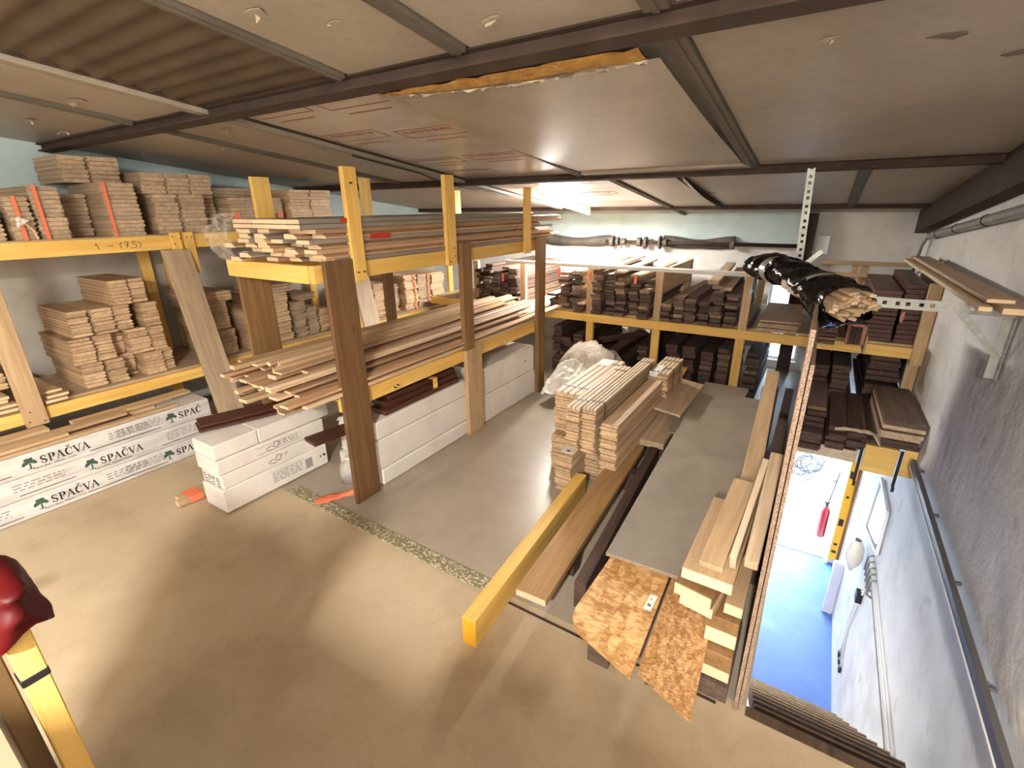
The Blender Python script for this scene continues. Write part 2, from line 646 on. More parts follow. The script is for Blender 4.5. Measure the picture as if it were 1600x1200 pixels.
# mezzanine floor with the stairwell left open at x 0.05..0.85, y 1.66..4.25
b = MB()
b.box(XL - .2, 0.05, YB - .2, YF + .2, -0.2, 0.0, M['floor'])
b.box(0.05, XR + .2, YB - .2, 1.66, -0.2, 0.0, M['floor'])
struct(mesh(b, 'floor'), 'tan dusty concrete floor of the timber loft')
# walls: pale blue band above, grey or white plaster below
b = MB()
b.box(XL - .2, XL, YB - .2, YF + .2, 1.85, 3.2, M['wallblue'])
b.box(XL - .2, XL, YB - .2, YF + .2, 0.0, 1.85, M['wallgrey'])
struct(mesh(b, 'wall_left'), 'plaster wall behind the left shelf, pale blue on top')
b = MB()
WX0, WX1, WZ0, WZ1 = -0.50, -0.08, 0.10, 1.05
b.box(XL - .2, -0.30, YF, YF + .2, 1.52, 2.3, M['wallblue'])
b.box(-0.30, XR + .2, YF, YF + .2, 1.52, 2.3, M['wallw'])
b.box(XL - .2, WX0, YF, YF + .2, 0.0, 1.52, M['wallw'])
b.box(WX1, XR + .2, YF, YF + .2, 0.0, 1.52, M['wallw'])
b.box(WX0, WX1, YF, YF + .2, WZ1, 1.52, M['wallw'])
b.box(WX0, WX1, YF, YF + .2, 0.0, WZ0, M['wallw'])
struct(mesh(b, 'wall_back'), 'far plaster wall, pale blue above and white below')
b = MB()
b.box(XR, XR + .2, YB - .2, 7.25, -2.9, 3.2, M['wallw'])
struct(mesh(b, 'wall_right'), 'white rough plaster wall running down the stairwell')
b = MB()
b.box(XL - .2, XR + .2, YB - .2, YB, -0.2, 3.3, M['wallgrey'])
struct(mesh(b, 'wall_front'), 'plaster wall behind the photographer')

# window in the far wall, seen over and under the back shelf deck
b = MB()
for (x0, x1, z0, z1) in ((WX0, WX0 + .03, WZ0, WZ1), (WX1 - .03, WX1, WZ0, WZ1), (WX0 + .03, WX1 - .03, WZ0, WZ0 + .035), (WX0 + .03, WX1 - .03, WZ1 - .03, WZ1), (WX0 + .27, WX0 + .30, WZ0 + .035, WZ1 - .03)):
    b.box(x0, x1, YF + .06, YF + .11, z0, z1, M['white'])
w = struct(mesh(b, 'window_1', None, (WX0, YF + .08, WZ0)), 'small bright window in the far wall behind the shelf')
b = MB()
b.box(WX0 + .03, WX1 - .03, YF + .082, YF + .088, WZ0 + .03, WZ1 - .03, M['glass'])
mesh(b, 'glass_pane', w, (WX0, YF + .085, WZ0))

# ceiling: sloping boards; purlins and battens
b = MB()


def cslab(b, x0, x1, y0, y1, d0, d1, m):
    """slab hung under the roof slope between drops d0 (top) and d1 (bottom)"""
    vs = [(x, y, zc(y) - d) for d in (d1, d0) for y in (y0, y1) for x in (x0, x1)]
    b.add(vs, [(0, 2, 3, 1), (4, 5, 7, 6), (0, 1, 5, 4), (2, 6, 7, 3), (0, 4, 6, 2), (1, 3, 7, 5)], m)


cslab(b, XL - .2, XR + .2, YB - .2, YF + .2, -.15, 0, M['ceil'])
ceiling = struct(mesh(b, 'ceiling'), 'sloping ceiling of dirty grey foil-faced boards')
P1, P2, P3 = 1.63, 3.88, 6.0


def cpart(name, x0, x1, y0, y1, d0, d1, m, label=None):
    bb = MB()
    c = ((x0 + x1) / 2, (y0 + y1) / 2, zc((y0 + y1) / 2))
    cslab(bb, x0, x1, y0, y1, d0, d1, m)
    o = mesh(bb, name, ceiling, c)
    if label:
        o['label'] = label
    return o


cpart('foil_panel', -2.93, -1.79, P1 + .05, P2 - .05, 0, .006, M['foil'], 'shiny foil ceiling board with red print between the purlins')
cpart('foil_panel', -2.93, -1.66, P2 + .05, P3 - .04, 0, .006, M['foil'], 'shiny foil ceiling board beside the tube lamp')
# corrugated sheet, ridges running across
b = MB()
x0, x1, y0, y1 = -2.92, -1.85, -1.2, P1 - .05
nx = 150
vs, fs = [], []
for i in range(nx + 1):
    y = y0 + (y1 - y0) * i / nx
    d = .010 + .0065 * math.sin(2 * PI * y / .10)
    vs += [(x0, y, zc(y) - d), (x1, y, zc(y) - d)]
for i in range(nx):
    fs.append((2 * i, 2 * i + 1, 2 * i + 3, 2 * i + 2))
b.add(vs, fs, M['corr'])
o = mesh(b, 'corrugated_panel', ceiling, (-2.4, .3, zc(.3)), smooth=True)
o['label'] = 'brown corrugated sheet between battens'
# second layer boards with a visible step
bb = MB()
vs, fs = [], []
for i in range(13):
    t = i / 12
    for j in range(9):
        x = -1.74 + 1.18 * j / 8
        ya = P1 + .06 + .02 + .085 * math.sin(min(1, j / 8 * 1.25) * PI * .62)
        y = ya + (P2 - .14 - ya) * t
        vs.append((x, y, zc(y) - .057 + .045 * t - .012 * math.sin(PI * t)))
for i in range(12):
    for j in range(8):
        o_ = i * 9 + j
        fs.append((o_, o_ + 1, o_ + 10, o_ + 9))
bb.add(vs, fs, M['ceil'])
mesh(bb, 'ceiling_board', ceiling, (-1.15, 2.7, zc(2.7)), True)['label'] = 'sagging grey foil board torn along its near edge'
cpart('ceiling_board', -.47, .84, P1 + .05, P2 - .05, .0, .010, M['ceil'])
cpart('ceiling_board', -.46, .84, -1.5, P1 - .05, .0, .010, M['ceil'])
cpart('ceiling_board', -1.78, -1.24, -1.5, P1 - .05, .0, .010, M['ceil'])
cpart('ceiling_board', -1.16, -.54, -1.5, P1 - .05, .0, .010, M['ceil'])
cpart('ceiling_board', -3.70, -3.02, -1.5, P1 - .05, .0, .008, M['ceil'])
cpart('ceiling_board', -3.70, -3.02, P1 + .05, P2 - .05, .0, .008, M['ceil'])
cpart('ceiling_board', -1.55, -1.10, P2 + .05, P3 - .04, .0, .010, M['ceil'])
cpart('ceiling_board', -1.02, .09, P2 + .05, P3 - .42, .0, .010, M['ceil'])
cpart('ceiling_board', .17, .84, P2 + .05, P3 - .04, .0, .010, M['ceil'])

k = 1
for (y, h, w2) in ((P1, .05, .042), (P2, .045, .036), (P3, .035, .024)):
    bb = MB()
    cslab(bb, XL, XR, y - w2, y + w2, 0, .012, M['rust'])
    cslab(bb, XL, XR, y - .012, y + .012, .012, h, M['rust'])
    cslab(bb, XL, XR, y - w2, y + w2, h, h + .01, M['rust'])
    struct(mesh(bb, 'trim_%d' % k, None, ((XL + XR) / 2, y, zc(y))), 'dark rusty steel purlin across the ceiling, %s from the camera' % ORD[k - 1])
    k += 1
for (x, w2, ya, yb, m, lab) in ((-3.75, .03, -1.5, P1 - .06, 'batten', None), (-3.75, .03, P1 + .06, P2 - .06, 'batten', None),
                                (-1.82, .028, -1.5, P1 - .06, 'batten', None), (-1.77, .03, P1 + .06, P2 - .05, 'batten', None), (-1.20, .03, -1.5, P1 - .06, 'batten', None),
                                (-.51, .036, P1 + .06, P2 - .05, 'batten', None), (-.51, .036, -1.5, P1 - .06, 'batten', None), (-1.61, .025, P2 + .05, YF, 'batten', None),
                                (.13, .03, P2 + .05, P3 - .04, 'batten', None), (-1.06, .022, P2 + .05, P3 - .04, 'rust', None)):
    bb = MB()
    cslab(bb, x - w2, x + w2, ya, yb, 0, .026, M[m])
    cslab(bb, x - w2 * .25, x + w2 * .25, ya, yb, .026, .032, M[m])
    struct(mesh(bb, 'trim_%d' % k, None, (x, (ya + yb) / 2, zc((ya + yb) / 2))), 'flat grey ceiling batten covering a board joint')
    k += 1
# long pale conduit strip with cable alongside a dark gap
bb = MB()
cslab(bb, -3.02, -2.95, -1.5, 5.9, .0, .035, M['lightbatten'])
cslab(bb, -2.945, -2.90, -1.5, 5.9, .0, .012, M['rust'])
struct(mesh(bb, 'trim_%d' % k, None, (-2.98, 2, zc(2))), 'long pale cable duct running along the ceiling to the lamp')
k += 1
bb = MB()
cslab(bb, -1.72, -.50, P2 - .135, P2 - .06, .0, .03, M['lightbatten'])
struct(mesh(bb, 'trim_%d' % k, None, (-1.1, P2 - .1, zc(P2))), 'pale metal strip in front of the middle purlin')
k += 1
bb = MB()
bb.tube([(-2.98, y, zc(y) - .045 - (.03 * math.sin((y - 3.3) / .9 * PI) if 3.3 < y < 4.2 else 0)) for y in [2.6 + .1 * i for i in range(22)]], .006, M['black'], 6)
mesh(bb, 'lamp_cable', ceiling, (-2.98, 3.5, zc(3.5)), True)

# torn insulation strip at the first purlin
bb = MB()
n = 26
top, bot = [], []
for i in range(n + 1):
    t = i / n
    x = -1.74 + 1.14 * t
    wd = .02 + .085 * math.sin(min(1, t * 1.25) * PI * .62) + .02 * noise.noise((t * 9, 3, 1))
    y = P1 + .058
    top += [(x, y, zc(y) - .058 - .012 * noise.noise((t * 14, 0, 5))), (x, y + wd * .5, zc(y + wd * .5) - .062 - .02 * abs(noise.noise((t * 11, 7, 0)))), (x, y + wd, zc(y + wd) - .058)]
vs, fs = top, []
for i in range(n):
    for j in range(2):
        fs.append((i * 3 + j, i * 3 + j + 1, i * 3 + j + 4, i * 3 + j + 3))
bb.add(vs, fs, M['insul'])
o = mesh(bb, 'insulation_strip', ceiling, (-1.2, P1 + .1, zc(P1)), True)
o['label'] = 'yellow foam showing where the foil board is torn'
bb = MB()
for i in range(17):
    t = i / 16
    x = -1.72 + 1.1 * t
    wd = .02 + .085 * math.sin(min(1, t * 1.25) * PI * .62)
    y = P1 + .06 + wd
    a = R.uniform(.02, .06)
    d = R.uniform(.012, .04)
    bb.add([(x - a, y, zc(y) - .060), (x + a, y + R.uniform(-.02, .02), zc(y) - .062), (x + a * .3, y + R.uniform(.01, .05), zc(y) - .064), (x - a * .2, y - R.uniform(.0, .035), zc(y) - .060 - d * .6)], [(0, 1, 2), (0, 2, 3), (0, 3, 1)], M['foilwhite'])
o = mesh(bb, 'torn_foil', ceiling, (-1.2, P1 + .15, zc(P1)))
o['label'] = 'ragged white edge of torn foil'
# holes and peeling flakes in the boards
for (x, y, s, kind) in ((-1.62, 1.10, .05, 'l'), (-.97, 1.44, .05, 'l'), (-1.60, 1.97, .05, 'l'), (-.91, 2.68, .03, 'd'), (-.86, 1.83, .06, 'd'), (.20, 2.09, .05, 'd'), (-.10, 1.97, .03, 'l'), (-4.42, 1.28, .05, 'l'), (-3.54, 1.24, .08, 'l'),
                        (-1.45, 1.25, .03, 'l'), (-.62, 2.95, .04, 'd'), (-1.2, 2.4, .03, 'd'), (-3.3, 1.9, .07, 'l'), (-3.2, 2.5, .06, 'l'), (-3.9, 2.2, .07, 'l'), (-1.3, 3.3, .04, 'd'), (-.85, 3.1, .05, 'd'), (-1.0, 5.0, .05, 'd'), (.4, 2.3, .04, 'd'), (-4.9, 2.1, .05, 'l'), (-4.6, 1.5, .05, 'l'), (.05, 1.2, .04, 'l')):
    bb = MB()
    ring = []
    for i in range(9):
        a = 2 * PI * i / 9
        r = s * R.uniform(.35, 1)
        ring.append((x + math.cos(a) * r * 1.3, y + math.sin(a) * r * .6, zc(y + math.sin(a) * r * .6) - .0135))
    bb.extrude(ring, (0, 0, -.002), M['ceil'] if kind == 'l' else M['batten'])
    if kind == 'l':
        for q in range(2):
            a0 = R.uniform(0, 6)
            p = Vector((x + R.uniform(-.3, .3) * s, y + R.uniform(-.3, .3) * s, zc(y) - .016))
            bb.add([p, p + Vector((math.cos(a0) * s * .7, math.sin(a0) * s * .4, -.004)), p + Vector((math.cos(a0 + .7) * s * .6, math.sin(a0 + .7) * s * .4, -s * .35))], [(0, 1, 2)], M['foilwhite'])
    mesh(bb, 'torn_patch', ceiling, (x, y, zc(y)))
# red board print on the shiny panels: rectangles and blurred lines of lettering
bb = MB()


def cline(x0, y0, x1, y1, w2, m):
    A = Vector((x0, y0, 0))
    B = Vector((x1, y1, 0))
    d = (B - A).normalized()
    nrm = Vector((-d.y, d.x, 0)) * w2
    ps = [A - nrm, B - nrm, B + nrm, A + nrm]
    bb.extrude([(p.x, p.y, zc(p.y) - .0064) for p in ps], (0, 0, -.0012), m)


for (yb) in (1.78, 2.35, 2.95, 3.5, 4.2, 4.8, 5.4):
    for (xa, xb_) in ((-2.85, -2.4), (-2.3, -1.85)):
        dy = R.uniform(-.1, .1)
        y = yb + dy
        if P2 - .4 < y < P2 + .1:
            continue
        for (p, q) in (((xa, y), (xb_, y)), ((xb_, y), (xb_, y + .16)), ((xb_, y + .16), (xa, y + .16)), ((xa, y + .16), (xa, y))):
            cline(p[0], p[1], q[0], q[1], .004, M['redink'])
        for j in range(7):
            xx = xa + .04 + j * .055
            cline(xx, y + .05, xx + R.uniform(.02, .04), y + .05, .018, M['redink'])
        cline(xa + .05, y + .24, xb_ - .1, y + .24, .006, M['redink'])
o = mesh(bb, 'printed_marks', ceiling, (-2.3, 2.5, zc(2.5)))
o['label'] = 'faded red print on foil boards'
o['kind'] = 'stuff'
# drooping board edge
bb = MB()
vs, fs = [], []
for i in range(11):
    t = i / 10
    y = P2 + .08 + (P3 - P2 - .2) * t
    vs += [(-1.10, y, zc(y) - .012), (-1.02 + .0, y, zc(y) - .014 - .05 * math.sin(PI * t))]
for i in range(10):
    fs.append((2 * i, 2 * i + 1, 2 * i + 3, 2 * i + 2))
bb.add(vs, fs, M['ceil'])
mesh(bb, 'sagging_edge', ceiling, (-1.06, 5, zc(5)))

# floor joint strip, stairs, lower storey
bb = MB()
bb.bar((-3.05, 1.735, .006), (-1.24, 1.69, .006), .085, .012, M['strip'])
struct(mesh(bb, 'trim_%d' % k, None, (-2.1, 1.7, 0)), 'speckled metal strip set across the floor joint')
k += 1
bb = MB()
bb.bar((-1.24, 1.655, .002), (-.06, 1.648, .002), .012, .004, M['rust'])
struct(mesh(bb, 'trim_%d' % k, None, (-.6, 1.65, 0)), 'dark floor joint line under the timber')
k += 1
bb = MB()
bb.box(.05, .85, 1.655, 1.70, -.22, .004, M['tread'])
struct(mesh(bb, 'trim_%d' % k, None, (.4, 1.67, 0)), 'worn brown wooden edge of the stairwell')
k += 1
stair = empty('staircase', 'steep worn wooden staircase dropping through the floor opening', 'stairs', (.45, 1.75, -2.82))
for i in range(11):
    z = -.06 - .23 * (i + 1) + .18
    y = 1.800 + .235 * i
    boxo('tread', .09, .82, y - .21, y - .012, z - .035, z, M['tread'], stair)
    boxo('tread_nosing', .09, .82, y - .011, y, z - .03, z + .002, M['oak'], stair)
bb = MB()
bb.bar((.07, 4.25, -2.79), (.07, 1.72, -.25), .03, .2, M['white'], up=(0, 1, 1))
bb.bar((.835, 4.25, -2.79), (.835, 1.72, -.25), .024, .2, M['white'], up=(0, 1, 1))
mesh(bb, 'stringer', stair, (.45, 1.77, -1.4))
LF = -2.82
sb = MB()
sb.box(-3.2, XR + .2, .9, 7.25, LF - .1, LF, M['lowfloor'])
struct(mesh(sb, 'floor_lower', None), 'concrete floor below the stairs, blue daylight cast put into its colour')
sb = MB()
sb.box(-3.4, -3.2, .7, 7.25, LF, -.2, M['wallw'])
struct(mesh(sb, 'wall_lower_left', None), 'lower storey wall on the left')
sb = MB()
sb.box(-3.4, XR + .2, .7, .9, LF, -.2, M['wallw'])
struct(mesh(sb, 'wall_lower_front', None), 'lower storey wall under the landing')
sb = MB()
DX0, DX1, DY = -.45, .74, 7.05
sb.box(-3.4, DX0, DY, DY + .2, LF, 0, M['wallw'])
sb.box(DX1, XR + .2, DY, DY + .2, LF, 0, M['wallw'])
sb.box(DX0, DX1, DY, DY + .2, -.35, 0, M['wallw'])
sb.box(-5.7, XR + .2, 6.9, DY + .2, -.2, 0, M['wallw'])
struct(mesh(sb, 'wall_lower_back', None), 'lower storey wall with the open door')
# outdoors beyond the door
sb = MB()
sb.box(-6, 6, DY + .2, 10.2, LF - .12, LF - .01, M['soil'])
struct(mesh(sb, 'floor_outdoors', None), 'bright paving outside the open door')
sb = MB()
sb.box(-6, 6, 9.6, 9.8, LF, 1.2, M['white'])
struct(mesh(sb, 'wall_outdoors', None), 'white wall across the yard outside the door')
bb = MB()
bb.box(DX0 - .05, DX0, DY - .02, DY + .2, LF, -.35, M['white'])
bb.box(DX1, DX1 + .045, DY - .04, DY + .2, LF, -.35, M['white'])
bb.box(DX0, DX1, DY - .02, DY + .2, -.40, -.35, M['white'])
bb.box(DX0, DX1, DY + .05, DY + .12, LF - .01, LF + .012, M['steel'])
d1 = struct(mesh(bb, 'door_1', None, (DX0, DY, LF)), 'white frame of the open outside door')
bb = MB()
bb.bar((DX1 - .01, DY + .22, LF + 1.2), (DX1 + .04, DY + 1.05, LF + 1.2), .045, 2.2, M['white'])
leaf = mesh(bb, 'door_leaf', d1, (DX1, DY + .6, LF + 1.2))
bb = MB()
bb.tube([(DX1 - .02, DY + .95, LF + 1.1), (DX1 - .08, DY + .95, LF + 1.1), (DX1 - .08, DY + .84, LF + 1.1)], .01, M['steel'], 8)
mesh(bb, 'door_handle', leaf, (DX1 - .05, DY + .9, LF + 1.1))


# ================================================================== LAMPS
def tube_lamp(label, x, y0, y1, z, power, up=.26, slope=-.12):
    ym = (y0 + y1) / 2
    t = empty('tube_lamp', label, 'lamp', (x, ym, z))
    za, zb = z + (y0 - ym) * slope, z + (y1 - ym) * slope
    bb = MB()
    bb.bar((x, y0, za + .05), (x, y1, zb + .05), .05, .04, M['white'])
    for y, zz in ((y0 + .02, za), (y1 - .02, zb)):
        bb.box(x - .02, x + .02, y - .015, y + .015, zz - .02, zz + .05, M['white'])
    for y, zz in ((y0 + .25, za + (.25) * slope), (y1 - .25, zb - .25 * slope)):
        bb.box(x - .012, x + .012, y - .012, y + .012, zz + .075, (zc(y) if z > 0 else -.2) - .004, M['steel'])
    mesh(bb, 'lamp_housing', t, (x, ym, z + .06))
    bb = MB()
    bb.tube([(x, y0 + .03, za), (x, y1 - .03, zb)], .014, emit('tube_light', (1.0, .93, .80), 14), 10)
    mesh(bb, 'light_tube', t, (x, ym, z), True)
    ld = bpy.data.lights.new('tube_glow', 'AREA')
    ld.shape = 'RECTANGLE'
    ld.size = .08
    ld.size_y = y1 - y0
    ld.energy = power
    ld.color = (1.0, .96, .90)
    lo = bpy.data.objects.new('tube_glow', ld)
    COL.objects.link(lo)
    lo.location = (x, ym, z - .03)
    lo.rotation_euler = (math.atan(slope), 0, 0)
    put(lo, t)
    # the part of the tube's light that goes up past the narrow housing
    for sx in (-1, 1):
        l2 = bpy.data.lights.new('tube_glow', 'AREA')
        l2.shape = 'RECTANGLE'
        l2.size = .03
        l2.size_y = y1 - y0
        l2.energy = power * up
        l2.color = (1.0, .96, .90)
        o2 = bpy.data.objects.new('tube_glow', l2)
        COL.objects.link(o2)
        o2.location = (x + sx * .045, ym, z + .02)
        o2.rotation_euler = (math.atan(slope), -sx * math.radians(92), 0)
        put(o2, t)
    return t


tube_lamp('glowing fluorescent tube under the ceiling near the far wall', -2.62, 4.75, 6.0, 1.95, TUBE_FAR, .17)
tube_lamp('fluorescent tube on the ceiling behind the photographer', .10, -2.1, -1.5, 2.72, TUBE_NEAR, .10)
tube_lamp('added unseen fluorescent tube under the loft floor beside the stairs', -1.4, 2.6, 4.2, -.34, 58.0, .05, 0.0)  # added out of view to brighten the stairwell wall
tube_lamp('added unseen fluorescent tube over the near end of the left shelf', -4.0, -1.5, .1, 2.60, FILL_SIDE)  # added fill lamp out of view, lifts the left shelf

# ================================================================== CENTRAL RACK
rack = empty('timber_rack', 'freestanding timber rack in the middle loaded with long slats and profiles', 'rack', (-2.9, 3.2, 0))
RX0, RX1 = -3.37, -2.50     # rack depth
# front posts (wide boards)
o = bar('post', (-2.485, 1.96, 0), (-2.485, 1.96, 1.665), .215, .03, M['browndark'], rack, up=(1, 0, 0))
o['label'] = 'wide dark-stained board as corner post'
bar('post', (-2.475, 3.20, .80), (-2.475, 3.20, 1.69), .13, .045, M['brown'], rack, up=(1, 0, 0))
bar('post', (-2.478, 3.26, 0), (-2.478, 3.26, .84), .22, .04, M['tan'], rack, up=(1, 0, 0))['label'] = 'doubled lower half of the middle post'
bar('post', (-2.475, 4.47, 0), (-2.475, 4.47, 1.665), .14, .05, M['brown'], rack, up=(1, 0, 0))
# rear posts
bar('post', (-3.435, 1.97, 0), (-3.435, 1.97, 1.62), .23, .03, M['brown'], rack, up=(1, 0, 0))
bar('post', (-3.40, 3.22, 0), (-3.40, 3.22, 1.62), .10, .045, M['brown'], rack, up=(1, 0, 0))
bar('post', (-3.40, 4.45, 0), (-3.40, 4.45, 1.62), .10, .045, M['brown'], rack, up=(1, 0, 0))
# beams
bar('beam', (-2.525, 1.80, 1.592), (-2.525, 4.62, 1.592), .035, .105, M['yellow'], rack)
bar('beam', (-3.36, 1.83, 1.592), (-3.36, 4.62, 1.592), .035, .105, M['yellow'], rack)
bar('beam', (-2.525, 1.86, .755), (-2.525, 4.62, .755), .035, .125, M['yellow'], rack)
bar('beam', (-3.36, 1.86, .755), (-3.36, 4.62, .755), .035, .125, M['yellow'], rack)
bar('cross_beam', (-3.40, 1.80, 1.592), (-2.55, 1.80, 1.592), .035, .105, M['yellow'], rack)['label'] = 'yellow end beam of the upper level'
for y in (3.2, 4.45):
    bar('cross_beam', (-3.34, y, 1.60), (-2.55, y, 1.60), .045, .08, M['yellow'], rack)
for y in (1.95, 2.16, 3.2, 4.45):
    bar('cross_beam', (-3.34, y, .765), (-2.55, y, .765), .045, .09, M['yellow'], rack)
# uprights holding the upper load
for (x, y, w, z0, z1) in ((-2.485, 2.115, .10, 1.52, 2.19), (-2.475, 3.03, .11, 1.53, 2.185), (-2.475, 4.20, .10, 1.53, 2.13), (-3.40, 2.12, .13, 1.5, 2.17), (-3.40, 3.06, .10, 1.5, 2.20), (-3.40, 4.3, .10, 1.5, 2.13)):
    bar('upright', (x, y, z0), (x, y, z1), w, .035, M['yellow'], rack, up=(1, 0, 0))
for (y, z) in ((2.09, 1.58), (2.14, 1.58), (3.0, 1.56), (3.06, 1.6), (3.05, 1.66), (2.11, 2.1), (3.2, 1.6), (3.22, .7), (3.3, .12), (2.3, .74), (2.33, .75)):
    bb = MB()
    bb.tube([(-2.472, y, z), (-2.452, y, z)], .005, M['black'], 6)
    mesh(bb, 'nail_head', rack, (-2.45, y, z))

# upper load: long profiles lying along the rack
rows, cols = 9, 6
cw = .130
for r in range(rows):
    z = 1.648 + .0285 * r + .0145
    for c in range(cols):
        x = -3.262 + cw * c + cw / 2
        y0 = 1.745 + R.uniform(-.03, .20) + (.0 if c < 3 else .012 * c)
        if r >= 7:
            y0 = 1.80 - .012 * c
        y1 = 4.55 + R.uniform(-.5, .45)
        if r < 3 and c > 3:
            y1 = 4.75 + R.uniform(-.15, .2)
        mat = R.choice(['mold', 'mold', 'greywrap', 'mold', 'moldlight'] if c < 3 else ['mold', 'mold', 'mold', 'greywrap'])
        if r >= 7:
            mat = 'greywrap'
        lab = '%s long profile, %s row from rack top, %s from the front' % ('grey-wrapped' if mat == 'greywrap' else 'brown wooden', ORD[rows - 1 - r], ORD[cols - 1 - c])
        bar('long_profile', (x, y0, z), (x, y1, z), cw - .008, .027, M[mat], None, end=M['endlight'], prof=R.choice([None, 'mould']) if r < 7 else None,
            label=lab, cat='board', group='long profiles on the upper rack level')
for (y, z, dy, dz) in ((2.02, 1.89, .13, .026), (2.24, 1.79, .17, .034), (4.0, 1.76, .06, .026)):
    bb = MB()
    bb.box(-2.485, -2.479, y, y + dy, z - dz / 2, z + dz / 2, M['reddish'])
    t = mesh(bb, 'paper_tag', None, (-2.48, y, z))
    tag(t, 'red paper tag stuck on the upper profiles %s' % {2.02: 'high beside the first upright', 2.24: 'low behind the first upright', 4.0: 'near the far end'}[y], 'tag', 'red tags on the upper profiles')
# crumpled clear film at the near end
bb = MB()
seg, rad = 26, 14
vs, fs = [], []
for i in range(rad + 1):
    a = i / rad
    for j in range(seg + 1):
        q = j / seg
        z = 1.64 + .30 * q
        x = -3.36 + .16 * a
        y = 1.77 - .10 * math.sin(PI * q) * (1 - .6 * a) + .05 * noise.noise((a * 6, q * 8, 1.3)) + .025 * noise.noise((a * 17, q * 21, 4))
        vs.append((x + .03 * noise.noise((q * 9, a * 5, 9)), y, z))
for i in range(rad):
    for j in range(seg):
        o_ = i * (seg + 1) + j
        fs.append((o_, o_ + 1, o_ + seg + 2, o_ + seg + 1))
bb.add(vs, fs, M['film'])
tag(mesh(bb, 'wrap_film', None, (-3.28, 1.74, 1.78)), 'crumpled clear plastic film hanging on the near profile ends of the upper rack', 'plastic film')

# lower load: loose slats and mouldings with ragged near ends
nsl = 0
for r in range(5):
    ncol = (11, 10, 9, 8, 6)[r]
    x = -3.30 + .02 * r
    for c in range(ncol):
        w = R.choice([.05, .06, .07, .09])
        t = R.choice([.018, .024, .03])
        if x + w > -2.47:
            break
        z = .826 + .042 * r + R.uniform(0, .006)
        fr = (x + 3.3) / .85
        y0 = 1.52 + R.uniform(-.07, .30)
        y1 = 4.55 + R.uniform(-.35, .35)
        if fr > .8 and r == 1:
            y1 = 5.0
        skew = R.uniform(-.04, .04)
        mat = R.choice(['mold', 'moldlight', 'mold', 'tan', 'mold'])
        side = 'front' if c >= ncol // 2 else 'back'
        bar('moulding_bar', (x + w / 2, y0, z), (min(-2.5, x + w / 2 + skew), y1, z + .004), w, min(t, .037), M[mat], None, end=M['endlight'],
            prof=R.choice([None, None, 'mould', 'L', 'round' if w < .06 else None]),
            label='%s wood slat, layer %s from the bottom, %s counting from the rear' % ('pale' if mat == 'moldlight' else 'brown', ['one', 'two', 'three', 'four', 'five'][r], ORD[c]), cat='moulding', group='loose slats on the lower rack level')
        x += w + .012
        nsl += 1
bb = MB()
bb.box(-2.62, -2.54, 1.62, 1.64, .80, .86, M['orange'])
tag(mesh(bb, 'orange_tag', None, (-2.6, 1.63, .83)), 'orange tag hanging under the slat ends of the lower rack level', 'tag')


# ================================================================== CARTONS
def carton(label, x0, x1, y0, y1, z0, z1, group=None, mat='carton', flaps=True, bev=.006):
    t = empty('flooring_carton', label, 'carton', ((x0 + x1) / 2, (y0 + y1) / 2, z0), group)
    boxo('carton_body', x0, x1, y0, y1, z0, z1, M[mat], t, bev=bev)
    if flaps:
        bb = MB()
        zz = z0 + (z1 - z0) * .55
        bb.box(x0 + .012, x1 - .012, y0 - .0025, y0, z0 + .012, zz, M['label'])
        bb.box(x0 + .012, x1 - .012, y0 - .002, y0, zz + .004, z1 - .01, M['carton'])
        mesh(bb, 'end_flaps', t, ((x0 + x1) / 2, y0, z0))
    return t


def grey_block(bb, x, y0, y1, z0, z1, n, m):
    """lines of unreadable small print on a side face at x"""
    for i in range(n):
        z = z1 - (z1 - z0) * (i + .5) / n
        y = y0
        while y < y1:
            l = R.uniform(.015, .05)
            bb.box(x, x + .0012, y, min(y1, y + l), z - (z1 - z0) * .22 / n, z + (z1 - z0) * .22 / n, m)
            y += l + .012


